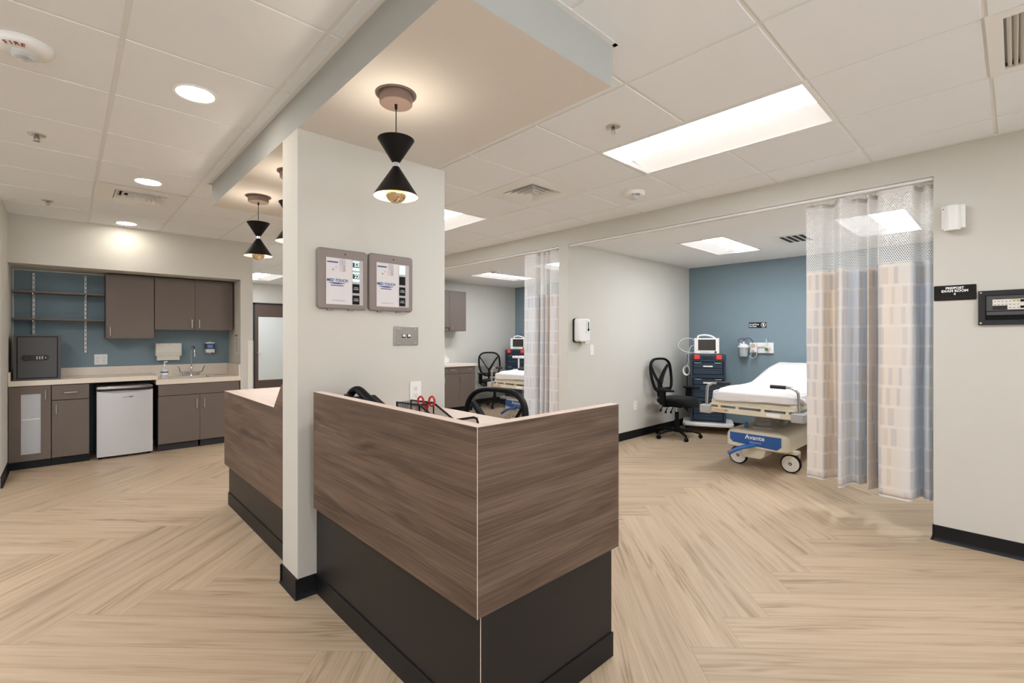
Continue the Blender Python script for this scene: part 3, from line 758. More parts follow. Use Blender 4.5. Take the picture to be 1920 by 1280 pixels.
# sink base
t = thing('sink_cabinet', 'dark sink base cabinet with paired doors under the faucet', 'cabinet', (1.21, 7.2, 0))
MB().box(0.788, 1.642, YK + 0.02, YB - 0.005, 0.083, 0.62).box(0.788, 1.642, YK + 0.02, YK + 0.06, 0.62, 0.79).box(0.788, 0.81, YK + 0.02, YB - 0.005, 0.62, 0.79).build('carcass', M['cabin'], t)
MB().box(0.788, 1.19, YK + 0.025, YK + 0.05, 0.0, 0.083).box(1.215, 1.642, YK + 0.025, YK + 0.05, 0.0, 0.083).build('toe_kick', M['cabin'], t)
front(t, 'false_front', 0.788, 1.64, 0.655, 0.788)
d = front(t, 'door', 0.788, 1.206, 0.084, 0.652); pull(d, 1.171, YF_, 0.487, 0.598)
d = front(t, 'door', 1.206, 1.64, 0.084, 0.652); pull(d, 1.249, YF_, 0.487, 0.598)
# countertop with its upstands, opened for the sink
t = thing('countertop', 'cream stone kitchenette countertop stepping down at the sink', 'countertop', (0.6, 7.2, 0.85))
MB().box(-0.428, 0.785, YK - 0.012, YB - 0.002, 0.852, 0.905).build('upper_slab', M['quartz'], t, bevel=0.003)
mb = MB()
sx0, sx1, sy0, sy1 = 1.02, 1.36, 7.08, 7.40
for a, b, c, d in ((0.768, 1.652, YK - 0.012, sy0), (0.768, 1.652, sy1, YB - 0.002), (0.768, sx0, sy0, sy1), (sx1, 1.652, sy0, sy1)): mb.box(a, b, c, d, 0.792, 0.850)
mb.build('lower_slab', M['quartz'], t, smooth=0)
MB().box(-0.428, 0.79, YB - 0.022, YB - 0.002, 0.905, 0.998).box(0.79, 1.652, YB - 0.022, YB - 0.002, 0.85, 0.998).build('backsplash', M['quartz'], t)
MB().box(1.634, 1.653, YK + 0.0, YB - 0.022, 0.85, 1.0).build('side_splash', M['quartz'], t)
MB().box(-0.428, -0.412, YK, YB - 0.022, 0.905, 0.995).build('side_splash', M['quartz'], t)
t = thing('sink_basin', 'undermounted stainless sink below the gooseneck faucet', 'sink', (1.19, 7.24, 0.66))
mb = MB(); g = 0.006
mb.loft([[(sx0 - g, sy0 - g, 0.791), (sx1 + g, sy0 - g, 0.791), (sx1 + g, sy1 + g, 0.791), (sx0 - g, sy1 + g, 0.791)], [(sx0 + .02, sy0 + .02, 0.66), (sx1 - .02, sy0 + .02, 0.66), (sx1 - .02, sy1 - .02, 0.66), (sx0 + .02, sy1 - .02, 0.66)]], False)
mb.quad((sx0 + .02, sy0 + .02, 0.66), (sx1 - .02, sy0 + .02, 0.66), (sx1 - .02, sy1 - .02, 0.66), (sx0 + .02, sy1 - .02, 0.66))
mb.build('bowl', M['steel'], t)
MB().cyl((1.19, 7.24, 0.658), 0.04, 0.006, n=24).build('drain', M['chrome'], t)
t = thing('gooseneck_faucet', 'chrome gooseneck faucet with two wrist blade handles at the sink', 'faucet', (1.20, 7.46, 0.85))
fx, fy = 1.20, 7.46
mb = MB().lathe([(0, 0.85), (0.026, 0.85), (0.024, 0.862), (0.013, 0.875), (0.012, 0.93), (0.015, 0.955), (0.010, 0.965)], (fx, fy, 0), 20, caps=True)
mb.cyl((fx - 0.10, fy, 0.8885), 0.010, 0.20, 'x', 14)
for s in (-1, 1): mb.cyl((fx + s * 0.085, fy, 0.85), 0.013, 0.05, 'z', 14)
mb.build('body', M['chrome'], t)
arc = [(fx, fy, 0.93), (fx, fy, 1.16)] + [(fx + 0.008 * (1 - math.cos(a)) , fy - 0.065 * (1 - math.cos(a)), 1.16 + 0.075 * math.sin(a)) for a in [PI * q / 10 for q in range(1, 11)]] + [(fx + 0.02, fy - 0.13, 1.10)]
MB().tube(arc, 0.0085, 12).build('spout', M['chrome'], t)
for s in (-1, 1):
    MB().tube([(fx + s * 0.10, fy, 0.893), (fx + s * 0.125, fy - 0.01, 0.905), (fx + s * 0.135, fy - 0.03, 0.955), (fx + s * 0.15, fy - 0.035, 0.975)], 0.0065, 10).build('blade_handle', M['chrome'], t)
tag(MB().cyl((1.50, 7.37, 0.8505), 0.07, 0.002, n=28).build('waste_cover', M['steel']), 'flat round steel opening in the counter right of the faucet', 'waste opening')
# fridge
t = thing('mini_fridge', 'silver under counter fridge between the dark base cabinets', 'fridge', (0.49, 7.2, 0))
fx0, fx1, fy = 0.243, 0.735, 6.895
MB().box(fx0, fx1, fy + 0.05, YB - 0.06, 0.02, 0.80).build('cabinet_body', M['grey'], t, bevel=0.006)
# door: bowed front, hollowed finger grip at the top
mb = MB(); n = 24; prof = []
def doorring(z, inset):
    front_ = [(fx0 + (fx1 - fx0) * k / n, fy + 0.014 * abs(2 * k / n - 1) ** 2.5 + inset * 0.0) for k in range(n + 1)]
    return [(x, y, z) for x, y in front_] + [(fx1, fy + 0.048, z), (fx0, fy + 0.048, z)]
def ztop(k): return 0.752 - 0.030 * math.cos((2 * k / n - 1) * PI / 2) ** 0.8 if 0 < k < n else 0.752
r0 = doorring(0.028, 0); r1 = doorring(0.752, 0)
r1 = [(x, y, ztop(k)) if k <= n else (x, y, 0.752) for k, (x, y, z) in enumerate(r1)]
mb.loft([r0, r1]); mb.build('door', M['fridge'], t, smooth=50)
MB().box(fx0, fx1, fy + 0.03, fy + 0.048, 0.715, 0.778).build('grip_recess', M['dgrey'], t)
MB().prism([(fx0, 0.779), (fx0, 0.800), (fx1, 0.800), (fx1, 0.779), (fx1 - 0.06, 0.774), (fx0 + 0.06, 0.774)], fy + 0.006, fy + 0.05, 'y').build('top_trim', M['chrome'], t, bevel=0.002)
mb = MB(); T = frame((0.505, fy, 0.672), '-y')
mb.T = T
mb.prism([(-0.05, -0.004), (-0.01, -0.003), (0.05, 0.004), (0.052, 0.010), (0.0, 0.008), (-0.045, 0.006)], 0.0012, 0.0028, 'z')
mb.T = None
mb.build('badge', M['chrome'], t)
mb = MB(); mb.T = T; mb.prism([(0.012, 0.003), (0.046, 0.003), (0.05, 0.011), (0.016, 0.011)], 0.0022, 0.0034, 'z'); mb.T = None
mb.build('badge_script', M['print_dk'], t)
for x in (fx0 + 0.03, fx1 - 0.03): MB().cyl((x, fy + 0.08, 0.0), 0.018, 0.024, n=14).build('foot', M['black'], t)
# wall cabinets
YU = 7.225
def upper(x0, x1, z0, z1, doors, label, handles, top=2.088):
    t = thing('wall_cabinet', label, 'cabinet', ((x0 + x1) / 2, 7.38, z0))
    MB().box(x0, x1, YU + 0.02, YB - 0.006, z0, z1).build('carcass', M['cab'], t)
    for (a, b), hx in zip(doors, handles):
        d = MB().box(a + 0.0015, b - 0.0015, YU, YU + 0.019, z0, z1 - 0.02).build('door', M['cab'], t, bevel=0.001)
        pull(d, hx, YU, z0 + 0.03, z0 + 0.13)
    return t
upper(0.332, 0.782, 1.34, 2.09, [(0.332, 0.782)], 'longer dark wall cabinet with a single door beside the open shelves', [0.371])
upper(0.788, 1.635, 1.446, 2.09, [(0.788, 1.204), (1.204, 1.633)], 'wide dark wall cabinet with paired doors above the sink', [1.168, 1.247])
# shelving
for z, lb in ((1.845, 'upper of two dark open shelves on slotted standards'), (1.548, 'lower of two dark open shelves, above the safe')):
    t = thing('wall_shelf', lb, 'shelf', (-0.05, 7.4, z), 'open shelves in the kitchenette')
    MB().box(-0.425, 0.322, 7.30, YB - 0.03, z - 0.010, z + 0.012).build('board', M['cab'], t, bevel=0.002)
    for x in (-0.268, 0.164):
        MB().prism([(YB - 0.024, z - 0.011), (7.33, z - 0.011), (7.33, z - 0.022), (YB - 0.024, z - 0.065)], x - 0.003, x + 0.003, 'x').build('bracket', M['nickel'], t)
for x, z0, z1, lb in ((-0.268, 1.20, 2.07, 'left white slotted shelf standard above the safe'), (0.164, 1.168, 2.075, 'right white slotted shelf standard on the blue wall')):
    t = thing('shelf_standard', lb, 'shelf standard', (x, YB, z0), 'slotted shelf standards')
    MB().box(x - 0.0095, x + 0.0095, YB - 0.022, YB - 0.001, z0, z1).build('channel', M['white'], t, bevel=0.001)
    mb = MB(); z = z0 + 0.03
    while z < z1 - 0.02: mb.box(x - 0.003, x + 0.003, YB - 0.0228, YB - 0.021, z, z + 0.018); z += 0.05
    mb.build('channel_slots', M['dgrey'], t)  # dark blocks standing for the holes cut in the channel
# safe
t = thing('safe', 'charcoal keypad safe standing on the left end of the countertop', 'safe', (-0.22, 7.2, 0.906))
ys = 6.99
MB().box(-0.395, -0.045, ys + 0.012, ys + 0.34, 0.906, 1.375).build('body', M['safe'], t, bevel=0.006)
MB().box(-0.374, -0.064, ys + 0.010, ys + 0.0125, 0.920, 1.360).build('dark_gap_backing', M['black'], t)  # black sheet added to darken the gap round the door
mb = MB()
for a, b, c, d in ((-0.395, -0.045, 0.906, 0.922), (-0.395, -0.045, 1.358, 1.375), (-0.395, -0.372, 0.922, 1.358), (-0.066, -0.045, 0.922, 1.358)): mb.box(a, b, ys, ys + 0.014, c, d)
mb.build('front_frame', M['safe'], t, smooth=0)
d = MB().box(-0.365, -0.073, ys + 0.002, ys + 0.0105, 0.929, 1.351).build('door', M['safe'], t, bevel=0.002)
T = frame((-0.235, ys + 0.003, 1.137), '-y')
mb = MB(); mb.T = T; mb.rrect(-0.10, 0.10, -0.026, 0.026, 0.025, 0.0, 0.010, 'z'); mb.T = None; lk = mb.build('keypad_plate', M['safe_d'], d, bevel=0.003)
mb = MB(); mb.T = T; mb.cyl((-0.066, 0, 0.010), 0.027, 0.016, n=28); mb.T = None; mb.build('dial', M['dgrey'], d, bevel=0.003)
mb = MB()
for q in range(3):
    for r in range(3): wbox(mb, T, 0.006 + q * 0.02, 0.017 + q * 0.02, -0.014 + r * 0.011, -0.008 + r * 0.011, 0.010, 0.013)
wbox(mb, T, 0.072, 0.080, -0.004, 0.004, 0.010, 0.013)
mb.build('keys', M['offwhite'], d)
def outlet(T, label, w=0.07, h=0.115, gang=1, kind='outlet', cat='power outlet'):
    o = T @ Vector((0, -h / 2, 0))
    t = thing('wall_outlet' if kind == 'outlet' else 'light_switch', label, cat, o)
    W2 = w * gang / 2
    mb = MB(); mb.T = T; mb.rrect(-W2, W2, -h / 2, h / 2, 0.006, 0.0005, 0.006, 'z'); mb.T = None; mb.build('cover_plate', M['white'], t, bevel=0.0015)
    for g_ in range(gang):
        u = -W2 + w * (g_ + 0.5)
        if kind == 'outlet':
            for v in (0.021, -0.021):
                mb = MB(); mb.T = T; mb.rrect(u - 0.017, u + 0.017, v - 0.014, v + 0.014, 0.010, 0.006, 0.0085, 'z'); mb.T = None; r = mb.build('receptacle', M['white'], t)
                mb = MB(); wbox(mb, T, u - 0.008, u - 0.006, v - 0.001, v + 0.008, 0.0084, 0.0089); wbox(mb, T, u + 0.006, u + 0.008, v - 0.001, v + 0.008, 0.0084, 0.0089); wbox(mb, T, u - 0.003, u + 0.003, v - 0.010, v - 0.005, 0.0084, 0.0089)
                mb.build('slots', M['dgrey'], r)
        else:
            mb = MB(); wbox(mb, T, u - 0.016, u + 0.016, -0.033, 0.033, 0.006, 0.008); mb.build('rocker', M['white'], t, bevel=0.002)
            mb = MB(); wbox(mb, T, u - 0.005, u + 0.005, -0.024, -0.019, 0.008, 0.0084); mb.build('indicator', M['grey'], t)
    return t
outlet(frame((0.302, YB, 1.085), '-y'), 'white double wall outlet on the blue kitchenette wall', w=0.06, gang=2, h=0.125)
# paper towel dispenser
t = thing('paper_towel_dispenser', 'cream folded towel dispenser on the blue wall left of the faucet', 'towel dispenser', (0.957, YB, 1.06))
MB().prism([(7.446, 1.160), (7.444, 1.275), (YB - 0.001, 1.280), (YB - 0.001, 1.115), (7.452, 1.115)], 0.822, 1.094, 'x').build('housing', M['offwhite'], t, bevel=0.004)
MB().box(0.824, 1.092, 7.440, 7.447, 1.150, 1.276).build('door', M['offwhite'], t, bevel=0.002)
MB().cyl((0.957, 7.436, 1.263), 0.010, 0.005, 'y', 16).build('lock', M['nickel'], t)
MB().box(0.838, 1.075, 7.46, 7.54, 1.058, 1.117).build('towels', M['cork'], t, bevel=0.003)
# wall soap
t = thing('wall_soap_dispenser', 'white and navy wall soap dispenser right of the faucet', 'soap dispenser', (1.417, YB, 1.12))
MB().box(1.366, 1.468, 7.455, YB - 0.001, 1.145, 1.195).build('base_housing', M['white'], t, bevel=0.006)
MB().box(1.369, 1.465, 7.462, YB - 0.002, 1.196, 1.268).build('soap_bag', mat('navy_soap_bag', (60, 72, 112), 0.3), t, bevel=0.004)
MB().box(1.366, 1.468, 7.457, YB - 0.001, 1.269, 1.285).build('cap', M['white'], t, bevel=0.003)
MB().cyl((1.42, 7.50, 1.285), 0.008, 0.015, n=12).build('knob', M['white'], t)
MB().cyl((1.415, 7.49, 1.130), 0.010, 0.016, n=12).build('nozzle', M['white'], t)
MB().box(1.385, 1.445, 7.460, 7.4622, 1.208, 1.252).build('label_print', M['print_lb'], t)
# soap bottle
t = thing('soap_bottle', 'pump soap bottle with blue label on the counter left of the sink', 'bottle', (0.865, 7.12, 0.8505))
bx, by = 0.875, 7.15
MB().lathe([(0, .851), (.034, .851), (.037, .856), (.038, .94), (.034, .965), (.016, .985), (.014, 1.0), (0, 1.0)], (bx, by, 0), 24).build('bottle_body', M['clear'], t)
MB().lathe([(.0385, .895), (.0385, .945)], (bx, by, 0), 24).build('label_band', M['print_w'], t)
MB().lathe([(.0388, .918), (.0388, .936)], (bx, by, 0), 24).build('label_stripe', mat('label_blue', (74, 84, 134), 0.4), t)
MB().cyl((bx, by, 1.0), 0.014, 0.018, n=14).cyl((bx, by, 1.018), 0.005, 0.03, n=8).box(bx - 0.006, bx + 0.03, by - 0.007, by + 0.007, 1.045, 1.058).build('pump', M['white'], t)
# instruction card on the recess side
t = thing('instruction_card', 'narrow printed instruction card on the recess side wall by the sink', 'notice', (1.652, 7.12, 1.13))
MB().box(1.650, 1.6545, 7.04, 7.20, 1.13, 1.40).build('sheet', M['cork'], t)
mb = MB(); mb.box(1.649, 1.6502, 7.055, 7.10, 1.365, 1.39).box(1.649, 1.6502, 7.13, 7.18, 1.365, 1.39)
for k in range(11): mb.box(1.649, 1.6502, 7.06, 7.17 - 0.03 * (k % 3), 1.335 - k * 0.018, 1.340 - k * 0.018)
mb.build('print', M['dgrey'], t)

# ------------------------------------------------------------------ wall column fittings
def gas_panel(x0, x1, z0, z1, label, lit):
    t = thing('gas_alarm_panel', label, 'alarm panel', ((x0 + x1) / 2, CY0, z0), 'gas alarm panels on the column')
    T = frame(((x0 + x1) / 2, CY0, (z0 + z1) / 2), '-y'); w, h = (x1 - x0) / 2, (z1 - z0) / 2
    mb = MB(); mb.T = T; mb.rrect(-w, w, -h, h, 0.018, 0.0008, 0.026, 'z')
    mb.T = None; mb.build('housing', M['taupe'], t, bevel=0.009, seg=3)
    for q in (-0.5, 0.35):
        mb = MB(); wbox(mb, T, q * w - 0.014, q * w + 0.014, -h - 0.006, -h + 0.004, 0.004, 0.02); mb.build('hinge_tab', M['taupe'], t)
    # recessed face: pale left, grey strip at right
    fx0, fx1, fz0, fz1 = -w + 0.044, w - 0.026, -h + 0.026, h - 0.050
    mb = MB(); wbox(mb, T, fx0, fx0 + 0.142, fz0, fz1, 0.0225, 0.0262); mb.build('face_sheet', M['panelface'], t)
    mb = MB(); wbox(mb, T, fx0 + 0.142, fx1, fz0, fz1, 0.0225, 0.0261); mb.build('face_strip', M['panelgrey'], t)
    mb = MB()
    for a, b, c, d in ((fx0 - 0.004, fx1 + 0.004, fz1, fz1 + 0.004), (fx0 - 0.004, fx0, fz0, fz1), (fx1, fx1 + 0.004, fz0, fz1)): wbox(mb, T, a, b, c, d, 0.022, 0.0272)
    mb.build('bezel', M['taupe'], t)
    mb = MB(); mb.T = T; mb.cyl((0.01, h - 0.026, 0.0262), 0.004, 0.002, n=12); mb.T = None; mb.build('key_lock', M['dgrey'], t)
    # four displays
    for k in range(4):
        vz = fz1 - 0.032 - k * 0.0625
        u0, u1 = fx0 + 0.146, fx0 + 0.186
        if lit[k] is None:
            mb = MB(); wbox(mb, T, u0, u1, vz - 0.026, vz + 0.024, 0.0262, 0.0275); d = mb.build('blank_module', M['black'], t)
            if k >= 2:
                mb = MB(); text_mb(mb, 'FUTURE', 0.0075, T, (u0 + u1) / 2, vz + 0.004, 0.0276, sx=0.9); text_mb(mb, 'EXPANSION', 0.0075, T, (u0 + u1) / 2, vz - 0.005, 0.0276, sx=0.72); mb.build('lettering', M['print_w'], d)
        elif lit[k] == '':
            mb = MB(); wbox(mb, T, u0, u1, vz - 0.026, vz + 0.028, 0.0262, 0.0275); mb.build('display', M['lcd'], t)
        else:
            mb = MB(); wbox(mb, T, u0, u1, vz - 0.026, vz + 0.026, 0.0262, 0.0275); d = mb.build('display', M['lcd'], t)
            mb = MB(); wbox(mb, T, u0 + 0.001, u1 - 0.001, vz - 0.010, vz + 0.017, 0.0275, 0.0278); mb.build('readout', M['safe_d'], d)
            mb = MB(); text_mb(mb, lit[k], 0.029, T, (u0 + u1) / 2 + 0.004, vz + 0.0035, 0.0279, bold=0.0008); mb.build('digits', M['lcd'], d)
    # printing on the pale sheet
    mb = MB(); text_mb(mb, 'MED TOUCH', 0.0215, T, fx0 + 0.060, -0.008, 0.0263, sx=0.92, bold=0.0006, shear=0.25); [wbox(mb, T, fx0 + 0.026 + q * 0.0058, fx0 + 0.0314 + q * 0.0058, -0.0375, -0.033 + 0.001 * (q % 3 == 0), 0.0262, 0.0266) for q in range(12)]
    mb.T = T; mb.prism([(fx0 + 0.008, -0.022), (fx0 + 0.04, -0.0195), (fx0 + 0.07, -0.0195), (fx0 + 0.112, -0.022), (fx0 + 0.075, -0.027), (fx0 + 0.045, -0.027)], 0.0263, 0.0268, 'z'); mb.T = None
    for q in range(9): wbox(mb, T, fx0 + 0.006 + q * 0.0066, fx0 + 0.0120 + q * 0.0066, fz1 - 0.0265, fz1 - 0.0185 - 0.0012 * (q % 3 == 1), 0.0262, 0.0266)
    pb = mb.build('logo_print', M['print_blue'], t)
    mb = MB(); wbox(mb, T, fx0 + 0.03, fx0 + 0.105, fz0 + 0.020, fz0 + 0.0215, 0.0262, 0.0265); wbox(mb, T, fx0 + 0.035, fx0 + 0.041, fz1 - 0.066, fz1 - 0.060, 0.0262, 0.0266); wbox(mb, T, fx0 + 0.052, fx0 + 0.0555, fz1 - 0.052, fz1 - 0.047, 0.0262, 0.0266)
    for a in range(2):
        for b in range(2):
            u, v = fx0 + 0.074 + a * 0.017, fz1 - 0.030 + b * 0.017 - 0.006
            for (p, q, r, s) in ((0, 0.015, 0, 0.0008), (0, 0.015, 0.0142, 0.015), (0, 0.0008, 0, 0.015), (0.0142, 0.015, 0, 0.015), (0.0055, 0.0095, 0.006, 0.009)): wbox(mb, T, u + p, u + q, v + r, v + s, 0.0262, 0.0266)
    for b in range(2):
        u, v = fx0 + 0.091, fz1 - 0.070 + b * 0.017
        for (p, q, r, s) in ((0, 0.015, 0, 0.0008), (0, 0.015, 0.0142, 0.015), (0, 0.0008, 0, 0.015), (0.0142, 0.015, 0, 0.015), (0.006, 0.009, 0.003, 0.012)): wbox(mb, T, u + p, u + q, v + r, v + s, 0.0262, 0.0266)
    mb.build('keypad_print', M['print_dk'], t)
    mb = MB()
    for b in range(2):
        u, v = fx0 + 0.074, fz1 - 0.070 + b * 0.017
        for (p, q, r, s) in ((0, 0.015, 0, 0.001), (0, 0.015, 0.014, 0.015), (0, 0.001, 0, 0.015), (0.014, 0.015, 0, 0.015), (0.004, 0.011, 0.007, 0.0085)): wbox(mb, T, u + p, u + q, v + r, v + s, 0.0262, 0.0266)
    mb.build('key_print', M['print_pink'], t)
    return t
gas_panel(0.958, 1.236, 1.497, 1.822, 'left gas alarm panel on the column, with two lit number displays', ['53', '22', None, None])
gas_panel(1.247, 1.530, 1.497, 1.826, 'right gas alarm panel on the column, with one blank lit display', ['', None, None, None])
t = thing('phone_jack_plate', 'stainless data jack plate on the column below the right alarm panel', 'jack plate', (1.497, CY0, 1.299))
T = frame((1.497, CY0, 1.355), '-y')
mb = MB(); mb.T = T; mb.rrect(-0.083, 0.083, -0.057, 0.057, 0.006, 0.0005, 0.008, 'z'); mb.T = None; mb.build('plate', M['steel'], t, bevel=0.003)
for u in (-0.058, 0.058):
    for v in (-0.042, 0.042):
        mb = MB(); mb.T = T; mb.cyl((u, v, 0.008), 0.0075, 0.003, n=14, r2=0.005); mb.T = None; mb.build('screw', M['chrome'], t)
mb = MB(); wbox(mb, T, -0.030, 0.022, 0.036, 0.050, 0.008, 0.0088); mb.build('engraved_tab', M['steel'], t)
for u in (-0.020, 0.016):
    mb = MB(); wbox(mb, T, u - 0.012, u + 0.012, -0.012, 0.010, 0.008, 0.009); j = mb.build('jack_socket', M['black'], t)
    mb = MB(); wbox(mb, T, u - 0.008, u + 0.010, -0.006, 0.009, 0.009, 0.0115); mb.build('jack_cap', M['white'], j, bevel=0.001)
outlet(frame((1.562, CY0, 1.014), '-y'), 'white duplex outlet on the column just above the desk', w=0.078, h=0.124)

# ------------------------------------------------------------------ things on the desk
ZW = 0.9205
t = thing('desk_phone', 'black desk telephone on the worktop against the column', 'telephone', (1.16, 2.33, ZW))
MB().prism([(2.20, 0.9215), (2.44, 0.9215), (2.44, 1.030), (2.20, 0.950)], 1.06, 1.25, 'x').build('phone_body', M['black'], t, bevel=0.008)
hp = [(1.105, 2.435, 1.040), (1.115, 2.415, 1.062), (1.125, 2.375, 1.066), (1.14, 2.31, 1.030), (1.155, 2.24, 0.998), (1.16, 2.215, 0.978)]
MB().tube(crom(hp, 5), 0.025, 12, ry=0.019).build('handset', M['black'], t)
MB().box(1.065, 1.095, 2.38, 2.435, 1.025, 1.046).build('screen_hood', M['black'], t, bevel=0.008)
mb = MB()
for a in range(3):
    for b in range(4): mb.box(1.18 + a * 0.022, 1.195 + a * 0.022, 2.23 + b * 0.026, 2.247 + b * 0.026, 0.955 + b * 0.0087, 0.967 + b * 0.0087)
mb.build('keypad_pattern', M['dgrey'], t)
WIRE = MATS['black_wire_mesh']
t = thing('mesh_organizer', 'black wire mesh desk organizer with sloping side behind the front panel', 'desk organizer', (1.15, 1.86, ZW))
def organizer(t):
    T = Matrix.Translation((1.160, 1.785, ZW)) @ Matrix.Rotation(math.radians(-80), 4, 'Z')
    L2, w2, h = 0.15, 0.042, 0.130
    prof = [(-L2, 0.004), (-L2, h), (0.0, h), (L2, 0.055), (L2, 0.004)]
    mb = MB(); mb.T = T
    for y in (-w2, w2):
        ids = [mb.P((a, y, z)) for a, z in prof]; mb.F(ids)
    for (a, z), (b, y) in zip(prof, prof[1:]):
        if (a, z) == (-L2, h) or (a, z) == (0.0, h): continue
        mb.quad((a, -w2, z), (b, -w2, y), (b, w2, y), (a, w2, z))
    mb.quad((-L2, -w2, 0.004), (L2, -w2, 0.004), (L2, w2, 0.004), (-L2, w2, 0.004))
    mb.T = None; o = mb.build('mesh_bin', WIRE, t, smooth=0)
    for y in (-w2, w2):
        mb = MB(); mb.T = T; mb.tube([(a, y, z) for a, z in prof], 0.0045, 8, closed=True); mb.T = None; mb.build('rim_wire', M['black'], t)
    mb = MB(); mb.T = T
    mb.tube([(0.0, -w2, 0.02), (0.0, -w2, h)], 0.003, 6).tube([(0.0, w2, 0.02), (0.0, w2, h)], 0.003, 6).tube([(0, -w2, h), (0, w2, h)], 0.003, 6).tube([(0, -w2, 0.02), (0, w2, 0.02)], 0.003, 6)
    mb.T = None; mb.build('divider_wire', M['black'], t)
organizer(t)
t = thing('scissors', 'red handled scissors standing in the mesh organizer', 'scissors', (1.19, 1.82, 0.93))
T = Matrix.Translation((1.168, 1.80, 0.9255)) @ Matrix.Rotation(math.radians(-55), 4, 'Z')
mb = MB(); mb.T = T; mb.prism([(-0.006, 0.0), (0.004, 0.0), (0.010, 0.12), (-0.004, 0.12)], -0.003, 0.0, 'y'); mb.prism([(0.006, 0.0), (-0.004, 0.0), (-0.010, 0.12), (0.004, 0.12)], 0.0, 0.003, 'y'); mb.T = None
mb.build('blades', M['steel'], t)
for s in (-1, 1):
    mb = MB(); mb.T = T
    mb.tube([(s * (0.024 + 0.013 * math.cos(a)), s * 0.006, 0.134 + 0.021 * math.sin(a)) for a in [2 * PI * q / 18 for q in range(18)]], 0.005, 8, closed=True)
    mb.tube([(s * 0.002, 0, 0.10), (s * 0.010, 0, 0.118)], 0.005, 8); mb.T = None
    mb.build('finger_loop', M['redh'], t)
t = thing('mesh_file_sorter', 'small black wire mesh file sorter in the near corner of the desk', 'file sorter', (1.06, 1.35, ZW))
mb = MB(); mb.quad((0.985, 1.30, ZW + .005), (1.13, 1.30, ZW + .005), (1.13, 1.39, ZW + .005), (0.985, 1.39, ZW + .005))
mb.quad((0.985, 1.39, ZW + .005), (1.13, 1.39, ZW + .005), (1.13, 1.39, ZW + .122), (0.985, 1.39, ZW + .122)).quad((0.985, 1.30, ZW + .005), (1.13, 1.30, ZW + .005), (1.13, 1.30, ZW + .06), (0.985, 1.30, ZW + .06))
mb.build('mesh_sheet', WIRE, t, smooth=0)
for y, h_ in ((1.39, 0.124), (1.30, 0.062)):
    lp = [(0.985, y, ZW + 0.005), (0.985, y, ZW + h_ - 0.02), (0.991, y, ZW + h_ - 0.006), (1.005, y, ZW + h_), (1.11, y, ZW + h_), (1.124, y, ZW + h_ - 0.006), (1.13, y, ZW + h_ - 0.02), (1.13, y, ZW + 0.005)]
    MB().tube(lp, 0.0042, 8, closed=True).build('rim_wire', M['black'], t)
for x in (0.985, 1.13): MB().tube([(x, 1.30, ZW + .005), (x, 1.39, ZW + .005)], 0.004, 8).build('base_wire', M['black'], t)

